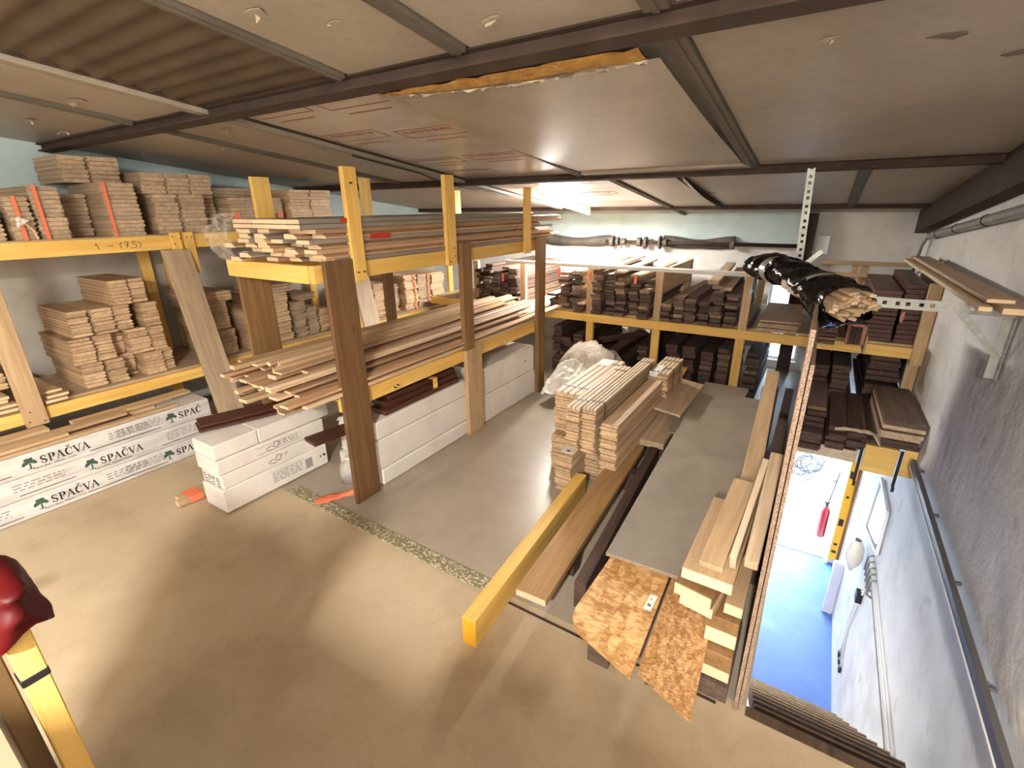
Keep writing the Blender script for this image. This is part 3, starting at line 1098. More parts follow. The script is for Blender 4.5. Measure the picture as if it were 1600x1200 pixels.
# white carton stack at the near end of the rack
lay = [(0.012, .185), (.19, .295), (.30, .405), (.41, .515)]
names = ['lowest and tallest white carton', 'second white carton from the floor', 'third white carton from the floor']
for i in range(3):
    z0, z1 = lay[i]
    t = carton(names[i] + ' in the stack before the rack', -3.40 + .012 * (i % 2), -3.14 + .004 * i, 1.305 + .012 * (i % 2), 2.13, z0, z1, 'white cartons stacked before the rack')
    bb = MB()
    x = -3.14 + .004 * i
    if i == 0:
        grey_block(bb, x, 1.66, 1.90, .06, .14, 5, M['inkgrey'])
        bb.box(x, x + .001, 1.93, 1.99, .05, .13, M['inkgrey'])
        bb.box(x, x + .001, 2.06, 2.07, .09, .11, M['ink'])
        bb.box(x, x + .001, 2.09, 2.11, .09, .11, M['ink'])
        bb.box(x, x + .001, 1.66, 1.92, .145, .148, M['inkgrey'])
    else:
        # hand-holding pictogram
        y, zz = 1.70, z0 + .05
        for (p, q) in (((y, zz), (y + .02, zz + .035)), ((y + .02, zz + .035), (y + .055, zz + .02)), ((y + .055, zz + .02), (y + .03, zz - .015)), ((y + .03, zz - .015), (y, zz)), ((y - .05, zz - .01), (y - .02, zz - .02)), ((y - .02, zz - .02), (y + .01, zz - .02)), ((y + .08, zz + .01), (y + .10, zz + .025)), ((y - .055, zz), (y - .01, zz + .012))):
            bb.bar((x, p[0], p[1]), (x, q[0], q[1]), .004, .002, M['ink'], up=(1, 0, 0))
        if i == 2:
            bb.bar((x, 1.58, zz - .02), (x, 1.92, zz - .02), .003, .002, M['inkgrey'], up=(1, 0, 0))
            bb.bar((x, 1.58, zz + .03), (x, 1.92, zz + .03), .003, .002, M['inkgrey'], up=(1, 0, 0))
            grey_block(bb, x, 1.74, 1.9, zz - .01, zz + .025, 2, M['inkgrey'])
    mesh(bb, 'printed_marks', t, (x, 1.7, z0))['kind'] = 'stuff'
    if i == 1:
        bb = MB()
        for zz in (.205, .225, .245, .262):
            for xx in (-3.36, -3.31, -3.26, -3.2):
                bb.box(xx, xx + R.uniform(.02, .045), 1.313, 1.3145, zz, zz + .006, M['ink'])
        mesh(bb, 'end_label', t, (-3.3, 1.31, .23))
for j, (ya, yb, lab) in enumerate(((1.31, 1.615, 'top white carton at the near corner of the stack before the rack'), (1.62, 2.20, 'top white carton at the far half of the stack before the rack'))):
    carton(lab, -3.405, -3.145, ya, yb, .41, .515, 'white cartons stacked before the rack')
for i in range(2):
    bar('batten', (-3.53 - .07 * i, 1.17 + .03 * i, .03), (-3.50 - .07 * i, 2.3, .03), .055, .04, M['tan'], None, end=M['endlight'],
        label='short tan batten on the floor behind white cartons, %s' % ['nearer the cartons', 'with the orange tag across it'][i], cat='batten')
bb = MB()
bb.extrude([(-3.63, 1.24, .052), (-3.50, 1.24, .052), (-3.49, 1.33, .052), (-3.62, 1.33, .052)], (0, 0, .003), M['orange'])
bb.extrude([(-3.50, 1.24, .05), (-3.50, 1.33, .05), (-3.49, 1.33, .012), (-3.49, 1.24, .012)], (.002, 0, 0), M['orange'])
tag(mesh(bb, 'orange_tag', None, (-3.56, 1.28, .052)), 'orange tag taped over the short battens beside the white cartons', 'tag')
# red-brown stained boards over the cartons
for i, (A, B, w, lab) in enumerate((((-3.50, 1.40, .532), (-3.20, 2.30, .532), .19, 'lower red-brown stained board resting on the white carton stack'),
                                    ((-3.52, 1.42, .553), (-3.23, 2.34, .553), .17, 'upper red-brown stained board resting on the white carton stack'))):
    bar('stained_board', A, B, w, .018, M['redbrown'], None, label=lab, cat='board')

# silver wrapped packs and jug behind the dark corner post
t = empty('wrapped_pack', 'white pack in shiny film with a black triangle behind the corner post', 'pack', (-2.85, 2.35, 0))
bb = MB()
n = 16
vs, fs = [], []
for k_, (x0, x1, y0, y1, z0, z1) in enumerate(((-3.06, -2.72, 2.22, 2.95, .12, .36),)):
    for i in range(n + 1):
        for j in range(n + 1):
            vs.append((x0 + (x1 - x0) * i / n, y0 + .012 * noise.noise((i * .6, j * .6, 2)), z0 + (z1 - z0) * j / n))
    for i in range(n):
        for j in range(n):
            o_ = i * (n + 1) + j
            fs.append((o_, o_ + 1, o_ + n + 2, o_ + n + 1))
    bb.add(vs, fs, M['whitefilm'])
    bb.box(x0, x1, y0 + .03, y1, z0, z1, M['whitefilm'])
mesh(bb, 'pack_wrap', t, (-2.9, 2.5, .12))
boxo('pack_base', -3.05, -2.72, 2.18, 2.95, .0, .118, M['carton'], t)
bb = MB()
bb.extrude([(-2.86, 2.205, .26), (-2.80, 2.205, .31), (-2.78, 2.205, .25)], (0, -.003, 0), M['ink'])
mesh(bb, 'printed_mark', t, (-2.8, 2.2, .27))
bb = MB()
bb.tube([(-2.78, 2.06, .0), (-2.78, 2.06, .10), (-2.78, 2.06, .14), (-2.78, 2.06, .16), (-2.78, 2.06, .19)], [.075, .08, .07, .03, .028], M['bottle'], 20)
j = mesh(bb, 'plastic_jug', None, (-2.78, 2.06, 0), True)
tag(j, 'frosted plastic jug on the floor behind the dark corner post', 'jug')
bb = MB()
bb.tube([(-2.78, 2.06, .188), (-2.78, 2.06, .205)], .033, M['label'], 16)
mesh(bb, 'cap', j, (-2.78, 2.06, .19))
bb = MB()
vs, fs = [], []
for i in range(13):
    for j_ in range(13):
        u, v = i / 12, j_ / 12
        vs.append((-2.98 + .24 * u, 2.14 + .20 * v, .405 + .05 * noise.noise((u * 4, v * 4, 3)) + .09 * math.exp(-((u - .3) ** 2 + (v - .5) ** 2) * 9)))
for i in range(12):
    for j_ in range(12):
        o_ = i * 13 + j_
        fs.append((o_, o_ + 1, o_ + 14, o_ + 13))
bb.add(vs, fs, M['whitefilm'])
o = mesh(bb, 'plastic_sheet', None, (-2.85, 2.25, .41), True)
tag(o, 'crumpled white plastic sheet on the wrapped pack under the lower rack level', 'plastic sheet')
for i, (A, B, w, z) in enumerate((((-2.90, 1.84, .385), (-2.76, 2.75, .385), .15, .385), ((-2.80, 2.08, .415), (-2.66, 2.9, .415), .14, .415))):
    bar('stained_board', A, B, w, .03, M['redbrown'], None, label=['red-brown board jutting out beside the dark corner post', 'red-brown board set back on the jutting one behind the post'][i], cat='board')
# large white packs under the rack
specs = [(2.13, 3.20, 0, .13, 'lowest white pack under the near half of the rack'), (2.10, 3.20, .135, .37, 'middle white pack under the near half of the rack'), (2.12, 3.20, .375, .515, 'top white pack under the near half of the rack'),
         (3.40, 4.40, 0, .27, 'lower white pack under the far half of the rack'), (3.40, 4.40, .275, .545, 'upper white pack under the far half of the rack')]
for (y0, y1, z0, z1, lab) in specs:
    t = carton(lab, -3.30 + (.62 if y0 < 3 and z0 < .5 else 0), -2.505 if z0 else -2.50, y0, y1, z0 + .001, z1, 'white packs under the rack', bev=.008)
    if z0 and y0 < 3:
        bb = MB()
        for q in range(9):
            zz = z0 + (z1 - z0) * (.1 + .09 * q)
            bb.box(-2.60, -2.60 + R.uniform(.04, .08), y0 - .004, y0 - .003, zz, zz + .006, M['ink'])
        mesh(bb, 'end_label', t, (-2.56, y0, z0))
    if y0 > 3 and z0:
        bb = MB()
        for q in range(5):
            bb.bar((-2.503, 3.43, .30 + .05 * q), (-2.503, 3.46, .32 + .05 * q), .006, .002, M['inkgrey'], up=(1, 0, 0))
        bb.tube([(-2.503, 4.2, .42), (-2.498, 4.2, .42)], .008, M['ink'], 8)
        mesh(bb, 'printed_marks', t, (-2.5, 3.45, .4))['kind'] = 'stuff'
for i in range(3):
    bar('stained_board', (-2.62 - .03 * i, 2.25 + .05 * i, .535 + .042 * i), (-2.62 - .02 * i, 3.12, .535 + .042 * i), .17, .04, M['redbrown'], None,
        label='red-brown stained board on the white packs under the rack, %s of three' % ['lowest', 'middle', 'top'][i], cat='board', group='stained boards on the white packs')
bb = MB()
bb.box(-2.71, -2.53, 2.78, 2.83, .641, .647, M['yellow'])
bb.box(-2.533, -2.528, 2.78, 2.83, .56, .647, M['yellow'])
tag(mesh(bb, 'wood_clip', None, (-2.6, 2.8, .66)), 'small yellow wood piece hooked over the red-brown boards under the rack', 'wood piece')


# ---- printed flooring cartons along the left shelf
def stroke(bb, x, pts, w, m, y0, z0, sy, sz):
    """pen strokes with given widths on the plane x"""
    for i in range(len(pts) - 1):
        a, c = pts[i], pts[i + 1]
        ww = w if not isinstance(w, (list, tuple)) else w[i]
        A = Vector((x, y0 + a[0] * sy, z0 + a[1] * sz))
        B = Vector((x, y0 + c[0] * sy, z0 + c[1] * sz))
        d = (B - A).normalized() * ww * sy * .35
        bb.bar(A - d, B + d, ww * sy, .0016, m, up=(1, 0, 0))


def arc(cx, cy, rx, ry, a0, a1, n=9):
    return [(cx + rx * math.cos(math.radians(a0 + (a1 - a0) * i / n)), cy + ry * math.sin(math.radians(a0 + (a1 - a0) * i / n))) for i in range(n + 1)]


def spacva(bb, x, y, z, h, upto=6):
    """serif capitals S P A C-caron V A"""
    def st(pts, w):
        stroke(bb, x, pts, w, M['ink'], y + cur * h, z, h, h)
    cur = 0.0
    THK, THN = .17, .06
    for ch in 'SPACVA'[:upto] if upto >= 6 else 'SPAC'[:upto]:
        if ch == 'S':
            st(arc(.33, .74, .22, .22, 30, 180, 6), [THN] * 2 + [.11] * 4)
            st([(.11, .74), (.2, .56), (.45, .42), (.55, .26)], THK)
            st(arc(.33, .25, .22, .23, 0, -150, 6), [.11] * 3 + [THN] * 3)
            st([(.55, .68), (.55, .97)], THN)
            st([(.1, .04), (.1, .3)], THN)
            cur += .74
        elif ch == 'P':
            st([(.2, .05), (.2, .95)], THK)
            st([(.04, .03), (.4, .03)], THN)
            st([(.04, .97), (.4, .97)], THN)
            st(arc(.38, .73, .24, .235, 90, -90, 8), [THN, .1, THK, THK, THK, THK, .1, THN])
            st([(.2, .495), (.38, .495)], THN)
            cur += .76
        elif ch in 'A':
            st([(.1, .05), (.42, .97)], THN)
            st([(.42, .95), (.72, .05)], THK)
            st([(.2, .34), (.6, .34)], THN)
            st([(.0, .03), (.24, .03)], THN)
            st([(.56, .03), (.88, .03)], THN)
            cur += .9
        elif ch == 'C':
            st(arc(.44, .5, .33, .46, 45, 315, 12), [THN] * 3 + [THK] * 6 + [THN] * 3)
            st([(.7, .62), (.7, .95)], THN)
            st([(.28, 1.28), (.44, 1.12), (.60, 1.28)], .09)
            cur += .84
        elif ch == 'V':
            st([(.14, .95), (.44, .05)], THK)
            st([(.44, .05), (.74, .95)], THN)
            st([(.0, .97), (.34, .97)], THN)
            st([(.6, .97), (.88, .97)], THN)
            cur += .84
    return cur * h


def tree_logo(bb, x, y, z, h):
    for (dy, dz, r) in ((0, .7, .26), (-.25, .58, .22), (.25, .6, .22), (-.12, .85, .2), (.15, .86, .18), (-.38, .45, .14), (.38, .47, .14)):
        ring = [(x, y + h * (dy + r * math.cos(2 * PI * i / 10) * R.uniform(.8, 1.1)), z + h * (dz + r * .75 * math.sin(2 * PI * i / 10) * R.uniform(.8, 1.1))) for i in range(10)]
        bb.extrude(ring, (.0014 + R.uniform(0, .0004), 0, 0), M['inkgreen'])
    bb.bar((x, y, z), (x, y + .02 * h, z + h * .5), .1 * h, .003, M['inkgreen'], up=(1, 0, 0))
    bb.bar((x, y - .22 * h, z), (x, y + .22 * h, z), .05 * h, .003, M['inkgreen'], up=(1, 0, 0))


rows = [(.302, .45, [(.72, 6), (1.585, 4)], 'top'), (.152, .30, [(1.02, 6)], 'middle'), (.002, .15, [(.70, 6), (1.50, 4)], 'bottom')]
for (z0, z1, logos, nm) in rows:
    y1c = {'top': 1.84, 'middle': 1.85, 'bottom': 1.83}[nm]
    t = empty('flooring_carton', '%s of the three long cartons lettered SPAČVA before the left shelf' % nm, 'carton', (-4.4, .7, z0), 'long printed cartons before the left shelf')
    body = boxo('carton_body', -4.56, -4.25, -.40, y1c, z0, z1, M['carton_print'], t, bev=.008)
    bb = MB()
    X = -4.249
    for (ly, cnt) in logos:
        ly -= .05
        bt, bl = MB(), MB()
        lh = .055
        zz = z0 + .055
        tree_logo(bl, X, ly, zz - .012, .078)
        mesh(bl, 'tree_logo', body, (X, ly, zz))
        l = spacva(bt, X, ly + .055, zz, lh, cnt)
        mesh(bt, 'brand_lettering', body, (X, ly, zz))
        # thin rules before and after the logo
        bb.box(X, X + .001, ly - .55 if ly > 1.2 else ly - .4, ly - .1, z0 + .03, z0 + .035, M['ink'])
        grey_block(bb, X, ly + .50, ly + .80, z0 + .055, z0 + .125, 4, M['inkgrey'])
        grey_block(bb, X, ly - .42, ly - .15, z0 + .06, z0 + .12, 3, M['inkgrey'])
        bb.box(X, X + .001, ly + .45, ly + .78, z0 + .03, z0 + .035, M['ink'])
    mesh(bb, 'printed_lines', body, (X, .8, z0))['kind'] = 'stuff'
    for (ly, cnt) in logos:
        if cnt == 6:
            place_text('small_lettering', 'NATURAL PERFECTION', .022, M['ink'], (X + .0005, ly - .04, z0 + .028), (0, 1, 0), (0, 0, 1), body)
# loose boards on the cartons
specs = [(-4.30, .55, 1.62, .462, .055, 'tan'), (-4.36, -.30, 1.32, .462, .06, 'redbrown'), (-4.435, -.30, 1.50, .462, .08, 'tan'), (-4.50, -.3, 1.66, .462, .06, 'oak'), (-4.50, 1.0, 1.80, .486, .12, 'tan'), (-4.41, -.30, 1.30, .486, .10, 'tan'), (-4.49, -.30, .86, .51, .13, 'tan'), (-4.31, -.2, .92, .486, .05, 'tan')]
for i, (x, y0, y1, z, w, m) in enumerate(specs):
    bar('long_board', (x, y0, z), (x, y1, z), w - .006, .022, M[m], None, end=M['endlight'] if m != 'redbrown' else None,
        label=['narrow tan strip nearest the edge of the lettered cartons', 'red-brown strip lying on the lettered cartons', 'tan board in the bottom layer on the lettered cartons', 'brownish board at the back on the lettered cartons', 'wide short tan board at the far end of the lettered cartons', 'wide tan board in the second layer on the lettered cartons', 'top tan board near the left shelf post on the lettered cartons', 'tan strip on top of the edge strip on the lettered cartons'][i], cat='board', group='loose boards on the lettered cartons')

# ================================================================== LEFT SHELF
ls = empty('timber_shelf', 'long two-level timber shelf along the left wall with yellow beams', 'shelf', (-4.9, 3, 0))
FX = -4.62
for (z, y1, nm) in ((1.715, 3.95, 'upper'), (.585, 5.70, 'lower')):
    bar('beam', (FX, -.8, z), (FX, y1, z), .04, .11 if nm == 'upper' else .09, M['yellow'], ls)
    bar('beam', (-5.40, -.8, z), (-5.40, y1, z), .04, .09, M['yellow'], ls)
    boxo('deck_board', -5.46, FX - .025, -.8, y1, z + .045, z + .063, M['oak'], ls, bev=0)
for (y, top) in ((-.6, 1.77), (2.09, 1.78), (3.85, 1.77)):
    bar('post', (FX + .0, y, 0), (FX + .0, y, top - .12), .09, .038, M['yellow'], ls, up=(1, 0, 0))
    bar('post', (-5.42, y, 0), (-5.42, y, top - .13), .09, .045, M['yellow'], ls, up=(1, 0, 0))
bar('post', (FX - .05, 5.66, 0), (FX - .05, 5.66, 1.6), .09, .045, M['yellow'], ls, up=(1, 0, 0))
for y in (2.03, 2.13):
    bar('upright', (FX + .04, y, 1.45), (FX + .04, y, 1.79), .075, .03, M['yellow'], ls, up=(1, 0, 0))
bar('upright', (-5.43, 2.30, .65), (-5.43, 2.30, 1.66), .1, .045, M['yellow'], ls, up=(1, 0, 0))
bar('post', (FX + .045, .84, .52), (FX + .045, .84, 1.70), .125, .03, M['pine'], ls, up=(1, 0, 0))['label'] = 'pale board nailed upright across both beams'
for (y, z) in ((.80, .56), (.88, .545), (.82, .63), (2.0, 1.76), (2.06, 1.74), (2.11, 1.75), (2.15, 1.75), (2.01, 1.70)):
    bb = MB()
    bb.tube([(FX + .05, y, z), (FX + .064, y, z)], .005, M['black'], 6)
    mesh(bb, 'nail_head', ls, (FX + .06, y, z))
# handwriting on the upper beam
bb = MB()
X = FX + .0215
for pts in (((1.495, 1.735), (1.505, 1.69)), ((1.485, 1.72), (1.495, 1.735)), ((1.56, 1.712), (1.60, 1.714)), ((1.655, 1.735), (1.64, 1.715), (1.65, 1.69)), ((1.672, 1.735), (1.70, 1.735), (1.683, 1.692)), ((1.676, 1.713), (1.70, 1.713)), ((1.712, 1.696), (1.708, 1.686)), ((1.755, 1.736), (1.73, 1.736), (1.728, 1.716), (1.752, 1.712), (1.748, 1.694), (1.725, 1.69)), ((1.768, 1.735), (1.784, 1.715), (1.768, 1.688)), ((2.30, 1.735), (2.285, 1.71), (2.30, 1.685))):
    for i in range(len(pts) - 1):
        bb.bar((X, pts[i][0], pts[i][1]), (X, pts[i + 1][0], pts[i + 1][1]), .004, .0012, M['ink'], up=(1, 0, 0))
mesh(bb, 'handwriting', ls, (X, 1.6, 1.7))['kind'] = 'stuff'
# far part of the shelf: end cross beam
bar('cross_beam', (-4.60, 5.74, .585), (-3.9, 5.74, .585), .04, .09, M['yellow'], ls)
# boards leaning on and standing at the shelf
bar('leaning_board', (-4.16, 1.99, .004), (-4.56, 2.00, 1.655), .215, .025, M['oak'], None, up=(1, 0, .24), label='wide brown board leaning against the left shelf between the lettered cartons and the rack', cat='board')
bar('leaning_board', (-4.30, 3.87, .004), (-4.54, 3.80, 1.62), .24, .03, M['pale'], None, up=(1, 0, .15), label='pale cracked board leaning behind the dark corner post of the rack', cat='board')


def bundle(name, y, z, w, h, t, depth, x1, label, group, mat='parquet', strap=None, tilt=0.0, cols=1):
    """strapped planks, ends facing the aisle (planks run along x)"""
    root = empty(name, label, 'bundle', (x1 - depth / 2, y + w / 2, z), group)
    n = max(2, int(round(h / t)))
    th = h / n
    for c in range(cols):
        ww = w / cols
        for i in range(n):
            jx = R.uniform(-.018, .018)
            jy = R.uniform(-.004, .004) + tilt * i
            yy = y + ww * (c + .5) + jy
            bar('plank', (x1 - depth, yy, z + th * (i + .5)), (x1 + jx, yy, z + th * (i + .5)), ww - .008, th - .0025, M[mat], root, prof='tg')
    if strap:
        bb = MB()
        ys = y + w * strap
        bb.box(x1 + .022, x1 + .025, ys, ys + .022, z + h * .0, z + h, M['orange'])
        bb.box(x1 - .2, x1 + .025, ys, ys + .022, z + h + .001, z + h + .003, M['orange'])
        mesh(bb, 'orange_strap', root, (x1, ys, z))
    return root


# lower level, pile behind the leaning board (rows from the deck up)
LZ = .649
G = 'flooring bundles piled on the left lower shelf'
pile = [('bottom', [(1.20, .15, .19), (1.36, .125, .19), (1.49, .11, .17), (1.61, .15, .18), (1.765, .085, .17)]),
        ('second', [(1.17, .15, .20), (1.325, .13, .20), (1.46, .10, .17), (1.56, .15, .18), (1.715, .10, .17)]),
        ('third', [(1.22, .13, .19), (1.36, .14, .20), (1.505, .12, .20), (1.69, .125, .20)]),
        ('top', [(1.52, .135, .19), (1.66, .115, .19)])]
zoff = [LZ + .001, LZ + .196, LZ + .402, LZ + .607]
for ri, (rn, items) in enumerate(pile):
    for ci, (y, w, h) in enumerate(items):
        h = .19 if ri == 0 else (.20 if ri < 3 else h)
        dx = 0 if (ri + ci) % 2 else -.03
        if (rn, ci) in (('second', 2), ('bottom', 2), ('bottom', 1)):
            dx = -.14 if ci == 2 else dx
        bundle('flooring_bundle', y, zoff[ri], w, h, .026, .62, -4.70 + dx, '%s bundle from the camera in the %s row of the left lower shelf pile' % (ORD[ci], rn), G)
# behind the leaning board
k2 = [('stack', 2.22, LZ + .001, .20, .24, 0), ('stack', 2.20, LZ + .246, .21, .26, -.03), ('flat', 2.16, LZ + .51, .30, .09, .0)]
for i, (_, y, z, w, h, dx) in enumerate(k2):
    bundle('flooring_bundle', y, z, w, h, .028, .6, -4.72 + dx, ['lowest flooring bundle behind the leaning board on the lower shelf', 'dark middle flooring bundle behind the leaning board on the lower shelf', 'flat taped flooring bundle on top behind the leaning board'][i], 'flooring bundles behind the leaning board')
k3 = [(2.74, LZ + .001, .27, .20, 'parquet', 'dark low flooring bundle behind the rack corner on the lower shelf'), (2.75, LZ + .206, .26, .30, 'moldlight', 'pale square flooring bundle behind the rear rack board on the lower shelf'),
      (3.06, LZ + .001, .14, .38, 'oak', 'tall narrow brown bundle right of the pale square one'), (3.21, LZ + .001, .13, .30, 'oak', 'second narrow brown bundle right of the pale square one'), (3.36, LZ + .001, .13, .26, 'moldlight', 'small pale bundle by the end of the near deck'), (2.52, LZ + .001, .15, .40, 'parquet', 'brown bundle hidden partly by the rear rack board'),
      (2.80, LZ + .51, .30, .08, 'oak', 'thin dark pack lying on the pale square bundle'), (3.14, LZ + .39, .2, .07, 'oak', 'thin pack lying on the narrow brown bundles')]
for (y, z, w, h, m, lab) in k3:
    bundle('flooring_bundle', y, z, w, h, .025, .6, -4.70, lab, 'flooring bundles right of the leaning board', m)
# far bundles with orange tape
fb = [(4.18, .26, .42), (4.46, .25, .36), (4.73, .24, .46), (4.99, .26, .45), (5.27, .27, .44)]
for i, (y, w, h) in enumerate(fb):
    bundle('flooring_bundle', y, LZ + .001, w, h, .03, .65, -4.70 - (.1 if i in (1,) else 0), '%s far bundle on the lower shelf seen through the rack, left to right' % ORD[i], 'far flooring bundles on the lower shelf', 'moldlight' if i % 2 == 0 else 'oak', strap=(.7 if i in (2, 3, 0) else None))
# loose planks left of the nailed board
for i, (y0, x1, z, w) in enumerate(((.90, -4.58, .010, .13), (.92, -4.60, .035, .13), (.90, -4.64, .060, .13), (.62, -4.60, .010, .14), (.62, -4.62, .035, .15), (.60, -4.66, .060, .14), (.60, -4.64, .085, .15), (.42, -4.62, .010, .14), (.42, -4.6, .035, .14))):
    q = (i if i < 3 else (i - 3 if i < 7 else i - 7))
    bar('loose_plank', (x1 - .7, y0 + w / 2, LZ + z + .004), (x1 - .012 * q, y0 + w / 2 + .02, LZ + z + .004), w, .022, M['tan'], None, end=M['endlight'],
        label='loose tan plank %s the nailed pale board, %s from the deck' % ('right of' if i < 3 else ('left of' if i < 7 else 'far left of'), ORD[q]), cat='plank', group='loose planks on the left lower shelf')
bundle('flooring_bundle', .66, LZ + .125, .14, .12, .024, .6, -4.78, 'small flooring bundle at the left picture edge on the lower shelf', 'flooring bundles at the left edge')

# upper level
UZ = 1.7785
G = 'flooring bundles on the upper left shelf'
up = [(.88, .16, .23, -4.66, None, 'bundle cut by the left picture edge on the upper shelf'), (1.07, .13, .28, -4.64, .35, 'bundle with orange strap, first from the left on the upper shelf'), (1.215, .17, .35, -4.66, .15, 'ragged bundle with orange strap beside the first on the upper shelf'),
      (1.40, .22, .31, -4.95, None, 'dark recessed bundle between the strapped ones on the upper shelf'), (1.63, .23, .385, -4.66, .05, 'tall bundle with orange strap left of the wide one, upper shelf'), (1.97, .19, .31, -4.70, None, 'left bundle under the wide pack on the upper shelf'), (2.17, .20, .31, -4.68, None, 'right bundle under the wide pack on the upper shelf'),
      (2.40, .14, .31, -4.85, None, 'dark narrow bundle right of the wide pack on the upper shelf'), (2.58, .26, .29, -4.68, None, 'left bundle with orange tape behind the yellow upright'), (2.85, .26, .29, -4.68, None, 'right bundle with orange tape behind the yellow upright'), (3.18, .25, .37, -4.66, None, 'pale bundle at the far end of the upper shelf, left one'), (3.435, .25, .37, -4.66, None, 'pale bundle at the far end of the upper shelf, right one')]
for i, (y, w, h, x1, st, lab) in enumerate(up):
    bundle('flooring_bundle', y, UZ, w, h, .03, .62, x1, lab, G, 'moldlight' if i >= 10 else 'oak', strap=st)
bundle('flooring_bundle', 1.93, UZ + .312, .55, .16, .03, .6, -4.72, 'wide flat pack lying across two bundles on the upper shelf', G, 'oak', cols=3)
bundle('flooring_bundle', 1.50, UZ + .388, .17, .19, .03, .5, -4.90, 'left bundle in the highest row under the ceiling', G, 'oak')
bundle('flooring_bundle', 1.68, UZ + .388, .20, .19, .03, .5, -4.90, 'right bundle in the highest row under the ceiling', G, 'oak')
bundle('flooring_bundle', 2.60, UZ + .292, .48, .09, .03, .5, -4.95, 'dark flat pack on top behind the yellow upright', G, 'oak')
for (y, lab) in ((2.60, 'left'), (3.04, 'right')):
    bb = MB()
    bb.box(-4.655, -4.652, y, y + .055, UZ + .10, UZ + .16, M['orange'])
    tag(mesh(bb, 'orange_tag', None, (-4.65, y, UZ + .13)), '%s orange tag on the bundles behind the yellow upright' % lab, 'tag')
bb = MB()
for i in range(7):
    a = R.uniform(0, 6)
    c = Vector((-4.56, 1.115 + R.uniform(-.02, .02), 1.905 + R.uniform(-.02, .02)))
    bb.tube([c, c + Vector((.02 * math.cos(a), .035 * math.sin(a), .03 * math.cos(a * 1.7)))], [.016, .004], M['whitefilm'], 6)
bb.tube([(-4.585, 1.13, 1.90), (-4.58, 1.17, 1.84), (-4.588, 1.18, 1.785)], .007, M['moldlight'], 6)
tag(mesh(bb, 'film_scrap', None, (-4.57, 1.14, 1.85)), 'scrap of white film on a thin stick under the first strapped bundle', 'plastic scrap')

# ================================================================== BACK SHELF
bs = empty('timber_shelf', 'two-level timber shelf across the far wall packed with old boards', 'shelf', (-1.5, 5.8, 0))
FY = 5.10
bar('beam', (-4.55, FY, .755), (.84, FY, .755), .04, .095, M['yellow'], bs)
bar('beam', (-4.55, 6.45, .755), (.84, 6.45, .755), .04, .095, M['yellow'], bs)
boxo('deck_board', -4.5, .83, FY + .02, 6.50, .803, .822, M['oak'], bs, bev=0)
for (x) in (-2.18, -1.41, -.57):
    bar('post', (x, FY + .05, 0), (x, FY + .05, .705), .085, .045, M['yellow'], bs, up=(0, 1, 0))
    bar('upright', (x + .01, FY - .005, .80), (x + .01, FY - .005, 1.325), .075, .045, M['pine'], bs, up=(0, 1, 0))
    bar('upright', (x, 6.40, .823), (x, 6.40, 1.33), .075, .045, M['pine'], bs, up=(0, 1, 0))
bar('post', (-3.6, FY + .05, 0), (-3.6, FY + .05, .705), .085, .045, M['yellow'], bs, up=(0, 1, 0))
bar('upright', (-3.05, FY - .005, .80), (-3.05, FY - .005, 1.325), .075, .045, M['pine'], bs, up=(0, 1, 0))
bar('upright', (-3.75, FY - .005, .80), (-3.75, FY - .005, 1.325), .075, .045, M['pine'], bs, up=(0, 1, 0))
bar('upright', (.805, FY - .01, .66), (.80, FY - .01, 1.34), .085, .045, M['pine'], bs, up=(0, 1, 0))
bar('post', (.80, FY + .05, 0.0), (.80, FY + .05, .705), .085, .045, M['pine'], bs, up=(0, 1, 0))
for x in (-1.39, -2.17):
    bar('side_panel', (x, FY + .05, 1.20), (x, 6.38, 1.20), .012, .25, M['pine'], bs)
# light frame at the right end
for (z0, z1, y) in ((1.335, 1.375, 6.40), (1.215, 1.255, 6.36)):
    bar('rail', (-.02, y, (z0 + z1) / 2), (.84, y, (z0 + z1) / 2), .03, z1 - z0, M['tan'], bs)
for (x, w) in ((.30, .05), (.385, .07)):
    bar('upright', (x, 6.43, .83), (x, 6.43, 1.33), w, .03, M['tan'], bs, up=(0, 1, 0))


def column(x, w, z0, n, t, yf, L, colname, where, group, mats=('hard',), jit=.03, endw=None):
    """one pile of boards, ends to the aisle"""
    z = z0
    for i in range(n):
        tt = t * R.uniform(.82, 1.15)
        ww = w * R.uniform(.86, 1.0)
        xo = x + R.uniform(-.006, .006)
        yo = yf + R.uniform(-jit, jit) + (R.uniform(0, .15) if R.random() < .15 else 0)
        m = R.choice(mats)
        bar('old_board', (xo, yo, z + tt / 2), (xo + R.uniform(-.01, .01), yo + L, z + tt / 2), ww, tt - .003, M[m], None, prof=None,
            label='%s board, %s in %s pile, %s' % ('weathered' if z0 > .7 else 'dark', ('lowest' if i == 0 else ('topmost' if i == n - 1 else ORD[i] + ' up')), colname, where), cat='board', group=group)
        z += tt
    return z


TOP = .8235
HM = ('hard', 'hard', 'harddark', 'hard', 'oldpale')
